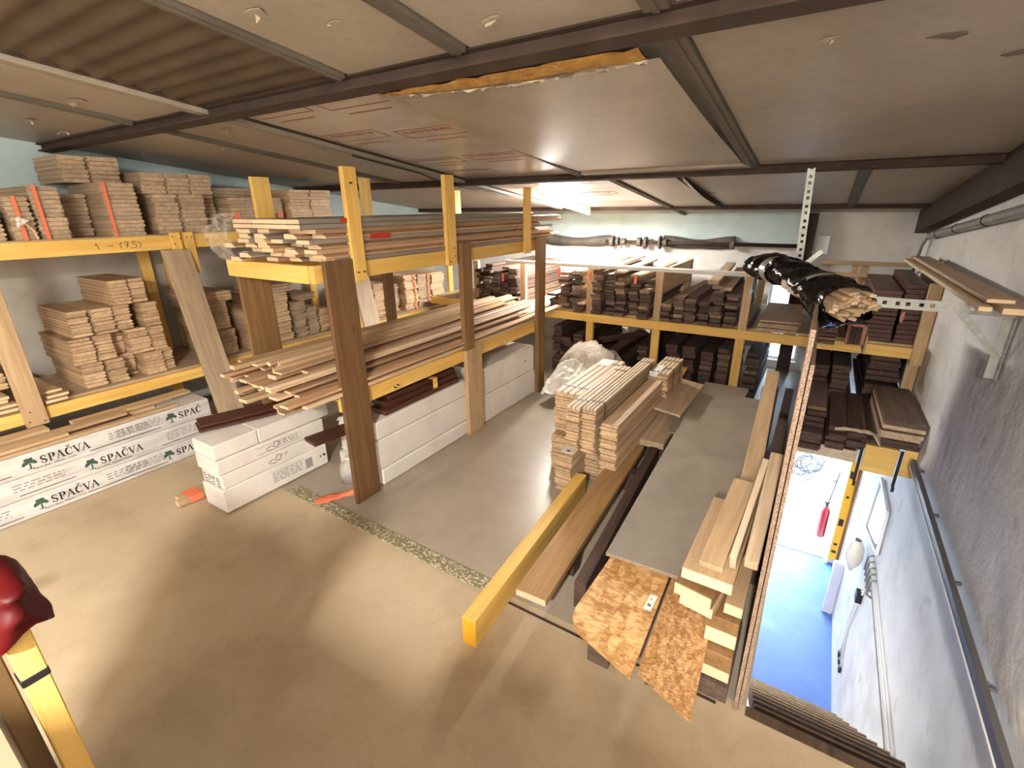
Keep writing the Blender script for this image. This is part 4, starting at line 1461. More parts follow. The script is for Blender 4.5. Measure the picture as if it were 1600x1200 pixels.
# bays of the upper level
seg = [(-2.12, -1.45, 'left bay of the back shelf', 5, (.49, .50, .46, .42, .44), .115),
       (-1.36, -.62, 'middle bay of the back shelf', 6, (.20, .26, .30, .24, .40, .34), .112)]
for (xa, xb, where, n, hs, w) in seg:
    for c in range(n):
        x = xa + (c + .5) * (xb - xa) / n
        t = .036
        k_ = int(hs[c] / t)
        column(x, w, TOP, k_, t, 4.99 + (.05 if c % 2 else 0), 1.35, ORD[c], where, 'weathered boards on the back shelf', HM, .05)
for c in range(3):
    column(-2.70 + c * .15 + .07, .125, TOP, (5, 12, 13)[c], .037, 5.06, 1.25, ORD[c], 'just right of the rack end, back shelf', 'weathered boards on the back shelf', HM, .05)
for c in range(5):
    column(-3.68 + c * .125, .112, TOP, (10, 12, 10, 12, 11)[c], .040, 5.06, 1.2, ORD[c], 'seen through the rack, back shelf', 'weathered boards on the back shelf', ('hard', 'harddark'), .04)
# pale boards lying on top, and long bright ones
for i, (x0, x1, z, w) in enumerate(((-2.08, -2.30, 1.318, .10), (-1.93, -2.10, 1.335, .09), (-1.80, -1.95, 1.30, .11), (-1.62, -1.7, 1.275, .1))):
    bar('old_board', (x0, 4.96, z), (x1 + .1, 6.35, z + .006), w, .02, M['pale'], None, label='pale board lying on the %s pile right of the first upright' % ORD[i], cat='board', group='pale boards on the back shelf piles')
for i, (x, z) in enumerate(((-.86, 1.252), (-.74, 1.20))):
    bar('old_board', (x, 4.98, z), (x - .06, 6.3, z + .05), .10, .035, M['oak'], None, label='%s board strapped on top of the piles beside the third upright' % ('upper brown' if i == 0 else 'lower brown'), cat='board', group='strapped boards by the third upright')
for i in range(4):
    bar('old_board', (-2.265 + .006 * i, 4.96 + .02 * i, TOP + .014 + .028 * i), (-2.265 + .006 * i, 5.9, TOP + .014 + .028 * i), .09, .024, M['moldlight' if i == 3 else 'redbrown'], None, label='short board in the small pile at the first upright foot, %s from the deck' % ORD[i], cat='board', group='short boards at the first upright')
for i in range(3):
    bar('pale_lath', (-2.78 + .12 * i, 5.03, TOP + .013), (-2.72 + .12 * i, 6.2, TOP + .013), .06, .022, M['pale'], None, label='pale slat flat on the bare deck right of the rack end, %s from left' % ORD[i], cat='slat', group='pale slats on the bare deck')
# white profiles laid over the uprights
for i in range(3):
    bar('long_rail', (-3.2 + .2 * i, 4.94 + .045 * i, 1.352), (-.30, 4.955 + .04 * i, 1.346), .03, .035, M['label'], None, label=['front', 'middle', 'rear'][i] + ' long pale rail lying across the tops of the shelf uprights', cat='rail', group='long pale rails over the uprights')
# orange tags on those boards
for i, (x, y, z, m) in enumerate(((-2.12, 4.93, 1.20, 'orange'), (-3.32, 5.02, 1.10, 'orange'), (-2.53, 4.99, 1.22, 'orange'), (-1.62, 4.92, 1.2, 'orange'))):
    bb = MB()
    bb.box(x, x + .028, y - .003, y, z, z + .09, M[m])
    tag(mesh(bb, 'orange_tag', None, (x, y, z)), 'orange tag hanging on the %s' % ['piles just right of the first upright', 'piles seen past the rack end', 'piles left of the first upright', 'fourth pile right of the first upright'][i], 'tag')
# lower level, dark piles on the floor
low = [(-2.66, .12, 12, .046), (-2.50, .14, 10, .046), (-2.34, .13, 11, .046), (-1.98, .15, 7, .045), (-1.80, .15, 6, .045), (-1.60, .12, 10, .045), (-1.24, .13, 11, .05), (-1.06, .14, 11, .048), (-.88, .13, 9, .052), (-.70, .12, 11, .05), (-.44, .13, 11, .05)]
for c, (x, w, n, t) in enumerate(low):
    column(x, w, .002, n, t, 5.18 + R.uniform(-.04, .12), 1.3, ORD[c], 'under the back shelf from left', 'dark boards under the back shelf', ('harddark', 'hard', 'harddark') if c > 3 else ('harddark', 'redbrown'), .04)
bar('old_board', (-2.10, 5.3, .45), (-1.50, 6.2, .46), .16, .03, M['redbrown'], None, label='red-brown board lying askew on the low piles under the back shelf', cat='board')
for i, (x, y) in enumerate(((-1.72, 5.072), (-1.47, 5.072))):
    bb = MB()
    bb.add([(x - .05, y, .70), (x + .02, y, .705), (x + .02, y - .01, .66), (x - .02, y, .68)], [(0, 1, 2, 3)], M['label'])
    bb.add([(x - .05, y + .004, .70), (x + .02, y + .004, .705), (x + .02, y - .006, .66), (x - .02, y + .004, .68)], [(0, 1, 2, 3)], M['label'])
    tag(mesh(bb, 'paper_scrap', None, (x, y, .69)), 'white paper scrap stuck under the beam %s the second shelf post' % ('well left of' if i == 0 else 'just left of'), 'paper scrap')
# flat board stack and packs right of the third upright
for i in range(4):
    bar('flat_board', (-.27 + .008 * i, 5.06 + .03 * (i % 2), TOP + .013 + .025 * i), (-.27, 6.1, TOP + .013 + .025 * i), .34, .022, M['oak'], None, label='wide brown board right of the third upright, %s from the deck' % ORD[i], cat='board', group='wide boards right of the third upright')
bar('flat_board', (-.50, 5.06, TOP + .012), (-.52, 6.1, TOP + .012), .035, .02, M['harddark'], None, label='thin dark strip beside the wide boards at the third upright', cat='strip')
packs = [(.405, .61, .0, .22, 'lower left'), (.405, .61, .224, .44, 'upper left'), (.62, .84 - .075, .0, .20, 'lower right'), (.62, .84 - .075, .204, .34, 'middle right'), (.62, .84 - .075, .344, .50, 'upper right')]
for (x0, x1, z0, z1, nm) in packs:
    t = empty('board_pack', '%s dark red-brown board pack at the right end of the back shelf' % nm, 'board pack', ((x0 + x1) / 2, 5.2, TOP + z0), 'dark board packs at the shelf end')
    n = int((z1 - z0) / .035)
    for i in range(n):
        th = (z1 - z0) / n
        bar('pack_board', ((x0 + x1) / 2 + R.uniform(-.004, .004), 5.13 + R.uniform(-.006, .006), TOP + z0 + th * (i + .5)), ((x0 + x1) / 2, 6.3, TOP + z0 + th * (i + .5)), x1 - x0 - .01, th - .002, M['redbrown'], t)
bb = MB()
bb.add([(.628, 5.10, 1.09), (.65, 5.09, 1.10), (.655, 5.10, 1.03), (.64, 5.085, 1.0), (.625, 5.10, 1.02)], [(0, 1, 2, 3, 4)], M['pinkend'])
bb.add([(.628, 5.104, 1.09), (.65, 5.094, 1.10), (.655, 5.104, 1.03), (.64, 5.089, 1.0), (.625, 5.104, 1.02)], [(4, 3, 2, 1, 0)], M['pinkend'])
tag(mesh(bb, 'tape_scrap', None, (.64, 5.1, 1.05)), 'torn tan tape between the dark board packs', 'tape')
# boards on edge strapped in pink
t = empty('strapped_boards', 'dark thin boards on edge held by a pink strap, jutting over the shelf front', 'board bundle', (.34, 4.85, TOP))
for i in range(6):
    bar('edge_board', (.295 + .016 * i, 4.86 + .01 * (i % 3), .905), (.295 + .016 * i, 5.9, .905), .013, .155, M['harddark'], t)
bb = MB()
for (A, B) in (((.283, 4.88, .99), (.390, 4.88, .99)), ((.283, 4.88, .825), (.283, 4.88, .99)), ((.392, 4.88, .83), (.392, 4.88, .99))):
    bb.bar(A, B, .025, .005, M['pinkend'], up=(0, 1, 0))
mesh(bb, 'pink_strap', t, (.34, 4.88, .99))
bar('leaning_board', (.42, 4.90, .83), (.405, 5.6, .93), .016, .16, M['tan'], None, label='tan board on edge right of the pink-strapped boards', cat='board')
bar('leaning_board', (.20, 5.02, .90), (.23, 5.9, .90), .016, .15, M['tan'], None, label='tan board on edge left of the pink-strapped boards', cat='board')
for i in range(4):
    bar('flat_board', (.135 + .003 * i, 4.80 + .03 * i, TOP + .013 + .026 * i), (.14, 5.9, TOP + .013 + .026 * i), .13, .022, M['hard'], None, end=M['pinkend'] if i == 1 else None,
        label='board jutting under the black bundle, %s from the deck' % ORD[i], cat='board', group='boards jutting under the black bundle')

# ---- timber over the stairwell: yellow beams and dark boards
boxo('cross_timber', .06, .49, 4.30, 4.36, .012, .12, M['pale'], None, label='pale wide plank set across the stairwell under the dark boards', cat='timber')
bar('cross_timber', (.525, 4.31, .09), (.735, 4.31, .09), .09, .225, M['yellow'], None, label='yellow timber end over the stairwell, left one by the strap', cat='timber')
bar('cross_timber', (.765, 4.31, .115), (.845, 4.31, .115), .09, .235, M['yellow'], None, label='yellow timber end over the stairwell, right one by the wall', cat='timber')
for i, (x, z0) in enumerate(((.507, -.12), (.750, -.10))):
    bb = MB()
    bb.box(x - .010, x + .010, 4.255, 4.262, z0, .205, M['strap'])
    bb.box(x - .006, x + .014, 4.25, 4.26, z0 - .04, z0, M['strap'])
    tag(mesh(bb, 'black_strap', None, (x, 4.26, .1)), 'black strap hanging between timbers over the stairwell, %s one' % ['left', 'right'][i], 'strap')
sb_ = [(.155, .16, .128, 5, .033, 4.10, 'far left'), (.325, .135, .128, 5, .034, 4.22, 'second'), (.455, .13, .128, 5, .034, 4.24, 'third')]
for (x, w, z0, n, t, yf, nm) in sb_:
    column(x, w, z0, n, t, yf, 1.0, nm, 'over the stairwell', 'dark boards over the stairwell', ('harddark',), .03)
for i in range(4):
    bar('old_board', (.16 + R.uniform(-.01, .01), 4.2 + .03 * i, .31 + .036 * i), (.16, 5.0, .31 + .036 * i), .13, .032, M['harddark'], None, end=M['brown'] if i == 3 else None,
        label='dark board stacked high at the parapet over the stairwell, %s from its lowest' % ORD[i], cat='board', group='high dark boards at the parapet')
boxo('platform_sheet', .06, .472, 4.28, 6.66, .1215, .1265, M['harddark'], None, bev=0, label='dark sheet under the boards stored over the stairwell', cat='sheet')
boxo('old_board', .485, .835, 4.22, 6.64, .235, .262, M['harddark'], None, label='wide dark board under the broad brown boards over the stairwell', cat='board')
for c, x in enumerate((.15, .32, .62)):
    column(x, .15 if c < 2 else .24, .264 if c > 1 else .1275, 9, .048, 5.20, 1.2, ORD[c], 'behind the stairwell boards under the shelf', 'dark boards behind the stairwell stacks', ('harddark',), .03)
for i in range(6):
    bar('broad_board', (.70 + .006 * (i % 3), 4.22 + .02 * (i % 2) - .04 * (i > 3), .278 + .032 * i), (.69, 5.06, .278 + .032 * i), .25, .029, M['harddark' if i % 3 == 0 else 'oak'] if i < 5 else M['hard'], None,
        label='broad brown board against the right wall over the stairwell, %s from bottom' % ORD[i], cat='board', group='broad boards by the right wall')
bb = MB()
vs, fs = [], []
for i in range(15):
    for j in range(6):
        u, v = i / 14, j / 5
        vs.append((.30 + .30 * u, 4.15 + .10 * v - .03 * math.sin(u * PI), .325 + .03 * math.sin(u * PI) - .02 * v + .015 * noise.noise((u * 5, v * 3, 2)) - (.08 * (u - .8) * 5 if u > .8 else 0) * (1 - v)))
for i in range(14):
    for j in range(5):
        o_ = i * 6 + j
        fs.append((o_, o_ + 1, o_ + 7, o_ + 6))
bb.add(vs, fs, M['pale'])
o = mesh(bb, 'bark_strip', None, (.45, 4.2, .33), True)
sm = o.modifiers.new('thick', 'SOLIDIFY')
sm.thickness = .006
tag(o, 'curled grey strip of torn wrapping on the dark boards over the stairwell', 'wrapping')

# ================================================================== PARQUET AND TIMBER ON THE FLOOR, CENTRE
G = 'parquet bundles on the floor in the middle'


def parquet(label, x0, x1, y0, y1, z0, z1, cols, strap=True, whitetop=True):
    """strapped parquet pack: long thin planks along y; pale top faces"""
    root = empty('parquet_bundle', label, 'parquet bundle', ((x0 + x1) / 2, (y0 + y1) / 2, z0), G)
    n = max(2, int(round((z1 - z0) / .0235)))
    th = (z1 - z0) / n
    for i in range(n):
        dx = R.uniform(-.006, .006)
        dy = R.uniform(-.012, .012)
        if i == n - 1:
            ww = (x1 - x0) / cols
            for c in range(cols):
                bar('plank', (x0 + ww * (c + .5), y0, z1 - th / 2), (x0 + ww * (c + .5), y1, z1 - th / 2), ww - .006, th - .003, M['pale' if whitetop else 'parquet'], root)
        else:
            bar('plank', ((x0 + x1) / 2 + dx, y0 + dy, z0 + th * (i + .5)), ((x0 + x1) / 2 + dx, y1 + dy, z0 + th * (i + .5)), x1 - x0 - .006, th - .004, M['parquet'], root, prof='tg')
    if strap:
        for y in (y0 + .14, y1 - .14):
            bb = MB()
            bb.box(x0 - .002, x1 + .002, y, y + .010, z1, z1 + .002, M['strap'])
            bb.box(x1 + .004, x1 + .006, y, y + .010, z1 - min(.2, z1 - z0), z1, M['strap'])
            mesh(bb, 'strap', root, ((x0 + x1) / 2, y, z1))
    return root


parquet('low parquet pile at the left with one bundle on top of another', -1.56, -1.375, 3.02, 4.02, .002, .30, 4, False, False)
parquet('bottom parquet bundle under the two front top bundles', -1.37, -1.16, 3.02, 4.15, .002, .30, 4, False, False)
parquet('left top parquet bundle of the big parquet stack', -1.575, -1.36, 3.10, 4.06, .305, .63, 4)
parquet('middle top parquet bundle of the big parquet stack', -1.352, -1.248, 2.84, 3.90, .305, .645, 3)
parquet('right top parquet bundle of the big parquet stack', -1.242, -1.135, 2.86, 4.22, .305, .648, 4)
parquet('brown-topped parquet bundle lower on the right of the stack', -1.105, -.98, 2.88, 3.95, .002, .55, 1, False, False)
parquet('far parquet bundle with white paper on top behind the stack', -1.12, -.95, 4.0, 4.52, .002, .60, 5)
parquet('small low parquet stack standing in front of the big stack', -1.385, -1.255, 2.76, 3.0, .002, .29, 1, False, False)
bb = MB()
bb.box(-1.375, -1.275, 2.80, 2.92, .2885, .2905, M['label'])
bb.box(-1.34, -1.31, 2.83, 2.85, .2906, .2912, M['ink'])
tag(mesh(bb, 'paper_label', None, (-1.32, 2.86, .29)), 'white paper label on the small low parquet stack', 'label')
bb = MB()
bb.box(-1.56, -1.44, 3.85, 4.04, .6305, .6325, M['label'])
bb.box(-1.10, -1.03, 4.04, 4.20, .6005, .6025, M['label'])
bb.add([(-1.12, 4.0, .603), (-1.03, 3.99, .603), (-1.05, 3.97, .56), (-1.11, 3.98, .57)], [(0, 1, 2, 3)], M['label'])
tag(mesh(bb, 'paper_label', None, (-1.3, 4.0, .632)), 'white papers lying on the pale tops of the parquet bundles', 'label')

# yellow beam, planks and sheets
b = bar('yellow_beam', (-1.105, 1.335, .0815), (-1.20, 2.80, .0815), .075, .16, M['yellow'], None, end=M['yellow_end'], label='long yellow timber beam lying on the floor, end towards the camera', cat='beam')
bar('wood_plank', (-.925, 1.60, .160), (-1.005, 3.35, .190), .165, .04, M['plank'], None, end=M['endlight'], label='wide brown plank beside the yellow beam, propped on dark blocks', cat='plank')
for (y, lab) in ((2.0, 'near'), (3.0, 'far')):
    boxo('support_block', -1.05, -.88, y, y + .09, .001, .125 + .02 * (y > 2.5), M['harddark'], None, label='%s dark block under the wide brown plank' % lab, cat='block')
bar('dark_beam', (-.745, 1.78, .115), (-.86, 3.40, .115), .06, .16, M['harddark'], None, label='dark timber beam on the floor right of the brown plank', cat='beam')
bar('dark_beam', (-.67, 1.80, .06), (-.775, 3.2, .06), .055, .11, M['redbrown'], None, label='low red-brown beam right beside the dark timber beam', cat='beam')
boxo('support_block', -.82, -.60, 2.4, 2.5, .001, .032, M['harddark'], None, label='thin dark bearer under the dark timber beam', cat='block')
bar('wood_plank', (-.89, 3.42, .20), (-.90, 4.02, .215), .19, .05, M['oak'], None, label='short brown plank behind the wide one, shadowed by the grey sheet', cat='plank')
boxo('support_block', -.98, -.82, 3.55, 3.9, .001, .172, M['harddark'], None, label='dark block under the short brown plank behind the wide one', cat='block')
bar('tilted_board', (-.88, 3.75, .355), (-.87, 4.62, .345), .23, .022, M['oak'], None, up=(.12, 0, 1), label='square-ended light brown board sticking out left of the grey sheet', cat='board')
boxo('support_block', -.92, -.80, 4.1, 4.5, .001, .325, M['harddark'], None, label='tall dark block under the light brown board beside the grey sheet', cat='block')
bar('yellow_beam', (-1.0, 4.02, .30), (-1.04, 4.98, .36), .075, .03, M['yellow'], None, label='short yellow board slanting behind the parquet', cat='beam')
boxo('support_block', -1.08, -.96, 4.6, 4.72, .001, .315, M['harddark'], None, label='dark block under the short slanting yellow board', cat='block')
# sheets: grey on OSB
bar('grey_sheet', (-.405, 1.915, .3185), (-.515, 4.50, .3185), .525, .019, M['greyboard'], None, end=M['chip_edge'], label='large grey particle board sheet lying over the timber in the centre', cat='sheet')
bar('grey_sheet', (-.60, 3.5, .297), (-.585, 4.82, .297), .40, .018, M['greyboard'], None, end=M['chip_edge'], label='second grey sheet peeking out behind the large grey one', cat='sheet')
bb = MB()
ring = [(-.665, 1.56, .262), (-.655, 1.50, .262), (-.63, 1.462, .262), (-.59, 1.435, .262), (-.345, 1.352, .262), (-.375, 2.35, .262), (-.64, 2.35, .262)]
bb.extrude(ring, (0, 0, .018), M['osb'])
o = mesh(bb, 'osb_sheet', None, (-.5, 1.8, .27))
tag(o, 'rounded-corner flake board sticking out under the grey sheet', 'sheet')
bb = MB()
bb.extrude([(-.408, 1.70, .281), (-.375, 1.70, .281), (-.372, 1.80, .281), (-.405, 1.80, .281)], (0, 0, .0012), M['label'])
bb.box(-.398, -.392, 1.725, 1.74, .282, .2826, M['ink'])
bb.box(-.390, -.384, 1.722, 1.738, .282, .2826, M['ink'])
bb.box(-.395, -.388, 1.765, 1.775, .282, .2826, M['inkgrey'])
mesh(bb, 'paper_label', o, (-.39, 1.75, .28))['label'] = 'white sticker on the flake board'
bb = MB()
ring = [(-.338, 1.428, .215), (-.115, 1.338, .215), (-.155, 2.2, .275), (-.355, 2.2, .275)]
bb.extrude(ring, (0, 0, .020), M['osb2'])
tag(mesh(bb, 'osb_sheet', None, (-.24, 1.8, .25)), 'narrow fine-flaked board sloping down beside the rounded one', 'sheet')
for i, (x0, x1, y, z1, m) in enumerate(((-.60, -.50, 1.60, .10, 'hard'), (-.60, -.20, 2.42, .262, 'harddark'), (-.62, -.25, 3.4, .286, 'harddark'), (-.70, -.30, 4.2, .286, 'harddark'), (-.34, -.17, 1.62, .222, 'hard'))):
    bar('support_block', (x0, y, z1 / 2 + .001), (x1, y, z1 / 2 + .001), .09, z1 - .002, M[m], None, label=['grey-green wood block on the floor under the rounded flake board', 'bearer under the near part of the grey sheet', 'bearer under the middle of the grey sheet', 'bearer under the far end of the grey sheet', 'block under the narrow flake board'][i], cat='block')

# offcuts stacked against the parapet
off = [(-.150, -.025, 1.66, 2.05, .001, .085, 'hard'), (-.145, -.03, 1.68, 2.1, .09, .16, 'tan'), (-.155, -.03, 1.66, 2.05, .165, .25, 'brown'), (-.15, -.03, 1.70, 2.1, .255, .33, 'tan'), (-.16, -.03, 1.69, 2.1, .335, .40, 'brown')]
for i, (x0, x1, y0, y1, z0, z1, m) in enumerate(off):
    bar('timber_offcut', ((x0 + x1) / 2, y0, (z0 + z1) / 2), ((x0 + x1) / 2, y1, (z0 + z1) / 2), x1 - x0, z1 - z0 - .004, M[m], None, end=M['endlight'] if i in (1, 3) else None, label='timber offcut stacked on the floor by the parapet, %s from the floor' % ORD[i], cat='offcut', group='timber offcuts by the parapet')
ups = [((-.195, 1.67, .428), (-.115, 2.15, .428), .135, .05, 'tan', 'pale-ended thick offcut jutting left on the offcut pile'), ((-.062, 1.72, .43), (-.06, 2.2, .43), .07, .05, 'tan', 'small offcut beside the parapet in the offcut pile'),
       ((-.21, 1.64, .50), (-.12, 2.2, .50), .15, .055, 'brown', 'knotty grey-brown offcut lying second from the top of the pile'), ((-.17, 1.66, .575), (-.16, 2.25, .575), .19, .05, 'tan', 'pale forked board end on top of the offcut pile')]
for (A, B, w, t, m, lab) in ups:
    bar('timber_offcut', A, B, w, t, M[m], None, end=M['endlight'], label=lab, cat='offcut')
bar('timber_offcut', (-.168, 1.70, .615), (-.135, 2.25, .72), .09, .025, M['pine'], None, label='pale board rising on the left of the offcut pile', cat='offcut')
bar('timber_offcut', (-.095, 1.73, .645), (-.060, 2.2, .86), .025, .085, M['pale'], None, label='narrow pale board on edge in the offcut pile', cat='offcut')
bar('timber_offcut', (-.032, 1.72, .67), (-.022, 2.15, .93), .05, .07, M['oak'], None, end=M['endlight'], label='thick brown timber leaning up along the parapet', cat='offcut')
bar('wood_plank', (-.12, 2.30, .47), (-.205, 4.62, .56), .095, .035, M['pine'], None, label='long knotty pine plank running away along the parapet', cat='plank')
boxo('support_block', -.19, -.08, 2.42, 2.52, .001, .45, M['harddark'], None, label='dark stub under the near end of the long pine plank', cat='block')
boxo('support_block', -.25, -.13, 4.25, 4.35, .001, .52, M['harddark'], None, label='dark stub under the far end of the long pine plank', cat='block')
bar('dark_beam', (-.045, 2.45, .16), (-.06, 5.0, .16), .07, .31, M['harddark'], None, label='deep dark timber on the floor between the pine plank and the parapet', cat='beam')
# parapet sheets on edge along the stairwell
bb = MB()
bb.extrude([(.004, 1.655, .001), (.004, 4.25, .001), (.004, 4.25, 1.32), (.004, 1.655, 1.60)], (.014, 0, 0), M['chip_edge'])
tag(mesh(bb, 'parapet_sheet', None, (.01, 2.9, .7)), 'tall chipboard sheet standing on edge along the stairwell', 'sheet')
bb = MB()
bb.extrude([(.0215, 1.665, .006), (.0215, 4.2, .006), (.0215, 4.2, 1.25), (.0215, 1.665, 1.49)], (.012, 0, 0), M['chip_edge'])
tag(mesh(bb, 'parapet_sheet', None, (.03, 2.9, .7)), 'slightly lower chipboard sheet on the stairwell side of the tall one', 'sheet')

# ---- white sack and draped sheet behind the parquet
bb = MB()
nu, nv = 44, 22
vs, fs = [], []
for i in range(nu + 1):
    u = i / nu
    prof = .66 * (max(0, math.sin(PI * min(1, u * 1.02 + .0))) ** .45) * (1 - .28 * u)
    for j in range(nv + 1):
        v = j / nv
        a = PI * v
        x = -2.40 + .98 * u
        dep = .24 * (math.sin(PI * min(1, max(0, u * .94 + .03))) ** .5)
        y = 4.76 - dep * math.cos(a)
        z = .002 + prof * math.sin(a) ** .75
        nz = .07 * noise.noise((u * 6, v * 5, 3.1)) - .07 * abs(noise.noise((u * 11, v * 8, 1.1))) - .025 * abs(noise.noise((u * 24, v * 18, 6.1)))
        vs.append((x + nz * .5, y + nz, max(.002, z + nz * .7 * math.sin(a))))
for i in range(nu):
    for j in range(nv):
        o_ = i * (nv + 1) + j
        fs.append((o_, o_ + 1, o_ + nv + 2, o_ + nv + 1))
bb.add(vs, fs, M['sack'])
sk = mesh(bb, 'woven_sack', None, (-1.9, 4.76, 0), True)
tag(sk, 'big slumped white woven sack between the rack end and the parquet', 'sack')
bb = MB()
nu, nv = 40, 34
vs, fs = [], []
for i in range(nu + 1):
    for j in range(nv + 1):
        u, v = i / nu, j / nv
        x = -2.30 + .50 * u
        h = .31 * math.sin(PI * (.15 + .75 * u)) * (1 - (1 - v) ** 2.2) if True else 0
        y = 4.17 + .34 * v - .04 * math.sin(u * 7)
        z = .02 + h * (.75 + .25 * v) + .05 * noise.noise((u * 4, v * 4, 8)) - .06 * abs(noise.noise((u * 8, v * 6, 2))) - .02 * abs(noise.noise((u * 19, v * 15, 5)))
        vs.append((x, y, max(.135 - .12 * (u < .12), z + .10)))
for i in range(nu):
    for j in range(nv):
        o_ = i * (nv + 1) + j
        fs.append((o_, o_ + 1, o_ + nv + 2, o_ + nv + 1))
bb.add(vs, fs, M['whitefilm'])
o = mesh(bb, 'plastic_sheet', None, (-2.05, 4.4, .2), True)
tag(o, 'milky plastic sheet draped over a dark crate in front of the sack', 'plastic sheet')
boxo('dark_crate', -2.14, -1.72, 4.26, 4.48, .001, .125, M['navy'], None, label='dark blue crate under the draped plastic sheet', cat='crate')

# ================================================================== HANGING BUNDLE AND SLOTTED STEEL
def slotted(bb, A, B, w, t, m, nrm, pitch=.05, hole=.022, gap=.35):
    """slotted strip: two long edges and rungs between real holes"""
    A, B, nrm = Vector(A), Vector(B), Vector(nrm)
    d = (B - A).normalized()
    side = d.cross(nrm).normalized()
    e = w * (1 - gap) / 2
    for s in (-1, 1):
        off_ = side * s * (w / 2 - e / 2)
        bb.bar(A + off_, B + off_, e, t, m, up=nrm)
    L = (B - A).length
    n = int(L / pitch)
    for i in range(n):
        l = pitch - (hole if i % 2 else hole * .5)
        c = A + d * (pitch * (i + .5))
        bb.bar(c - d * l / 2, c + d * l / 2, w * gap * 1.02, t, m, up=nrm)


t = empty('slotted_hanger', 'slotted pale steel angle hanging from the middle purlin', 'steel hanger', (-.15, 3.85, 2.15))
bb = MB()
slotted(bb, (-.165, 3.83, 2.165), (-.135, 3.83, 1.50), .042, .003, M['steel'], (0, -1, 0), .045, .024, .4)
bb.bar((-.187, 3.85, 2.165), (-.157, 3.85, 1.50), .003, .04, M['steel'], up=(0, 1, 0))
mesh(bb, 'slotted_angle', t, (-.15, 3.84, 1.9))
bb = MB()
bb.bar((-.15, 3.84, 1.52), (-.02, 3.86, 1.66), .03, .003, M['steel'], up=(0, 1, 0))
bb.bar((-.40, 3.86, 1.50), (-.10, 3.86, 1.50), .04, .004, M['steel'])
mesh(bb, 'hanger_foot', t, (-.1, 3.85, 1.5))
br = empty('wall_bracket', 'slotted steel bracket arm fixed to the right wall with a diagonal brace', 'bracket', (.84, 3.25, 1.45))
bb = MB()
slotted(bb, (.02, 3.25, 1.452), (.845, 3.25, 1.447), .055, .003, M['steel'], (0, -1, 0), .05, .026, .36)
bb.box(.02, .845, 3.252, 3.30, 1.421, 1.424, M['steel'])
mesh(bb, 'bracket_arm', br, (.43, 3.25, 1.45))
bb = MB()
slotted(bb, (.838, 3.25, 1.50), (.838, 3.25, 1.10), .05, .003, M['steel'], (-1, 0, 0), .05, .024, .36)
bb.box(.80, .84, 3.272, 3.275, 1.10, 1.5, M['steel'])
mesh(bb, 'wall_plate', br, (.84, 3.25, 1.3))
bb = MB()
slotted(bb, (.63, 3.242, 1.43), (.825, 3.242, 1.22), .035, .003, M['steel'], (0, -1, 0), .05, .022, .36)
mesh(bb, 'diagonal_brace', br, (.73, 3.25, 1.33))
br2 = empty('wall_bracket', 'second steel bracket on the right wall near the far corner', 'bracket', (.84, 5.3, 1.43))
bb = MB()
slotted(bb, (.60, 5.40, 1.452), (.845, 5.40, 1.452), .05, .003, M['steel'], (0, -1, 0))
bb.box(.838, .842, 5.36, 5.41, 1.2, 1.5, M['steel'])
mesh(bb, 'bracket_arm', br2, (.7, 5.4, 1.45))
wp = [((.845 - .07, 2.95, 1.494), (.715, 5.62, 1.494), .13, .03, 'oak', 'wide pale plank lying on the right wall brackets'), ((.665, 3.0, 1.490), (.62, 5.45, 1.490), .05, .022, 'pale', 'thin pale slat at the front of the planks on the right wall brackets'),
      ((.615, 4.6, 1.489), (.60, 5.44, 1.489), .03, .02, 'pale', 'short narrow slat ending early on the right wall brackets'), ((.72, 3.05, 1.522), (.68, 5.3, 1.522), .10, .02, 'oak', 'upper plank lying on the wide one on the wall brackets')]
for (A, B, w, th, m, lab) in wp:
    bar('wall_plank', A, B, w, th, M[m], None, end=M['endlight'], label=lab, cat='plank', group='planks on the right wall brackets')

# black wrapped bundle of slats
BA, BB_ = Vector((.17, 2.98, 1.575)), Vector((-.44, 3.98, 1.625))
BA.z = 1.46
BB_.z = 1.585
bn = empty('wrapped_bundle', 'long bundle of wood slats wrapped in black plastic, hung by the stairwell', 'bundle', tuple(BA))
X = frame(BA, BB_)
Lb = (BB_ - BA).length
bb = MB()
nu, nv = 60, 36
vs, fs = [], []
for i in range(nu + 1):
    u = i / nu
    for j in range(nv):
        a = 2 * PI * j / nv
        rx = .135 - .02 * u + .012 * math.sin(u * 9)
        rz = .082 + .006 * math.sin(u * 11)
        if u > .86:
            k_ = (1 - (u - .86) / .14)
            rx *= max(.05, math.sqrt(max(0, k_)))
            rz *= max(.05, math.sqrt(max(0, k_)))
        sag = -.035 * max(0, u - .55) * 2 + .02 * math.sin(u * PI)
        w_ = .020 * noise.noise((u * 9 + math.cos(a) * 1.2, math.sin(a) * 2.2, u * 14)) + .013 * noise.noise((u * 34, math.cos(a) * 3, math.sin(a) * 3)) + .006 * noise.noise((u * 70, a * 5, 1))
        x = math.cos(a) * (rx + w_)
        z = math.sin(a) * (rz + w_) + sag
        y = -Lb / 2 + Lb * (.06 * (0 if i else 1) + u) + (.03 * math.sin(a) if i < 3 else 0)
        if math.sin(a) < -.6 and .02 < u < .3:
            z -= .10 * math.exp(-((u - .14) / .09) ** 2) * (-math.sin(a) - .6) / .4
        vs.append(X @ Vector((x, y, z)))
for i in range(nu):
    for j in range(nv):
        fs.append((i * nv + j, i * nv + (j + 1) % nv, (i + 1) * nv + (j + 1) % nv, (i + 1) * nv + j))
fs.append(tuple(nu * nv + j for j in range(nv)))
bb.add(vs, fs, M['blackfilm'])
mesh(bb, 'plastic_wrap', bn, tuple((BA + BB_) / 2), True)
bb = MB()
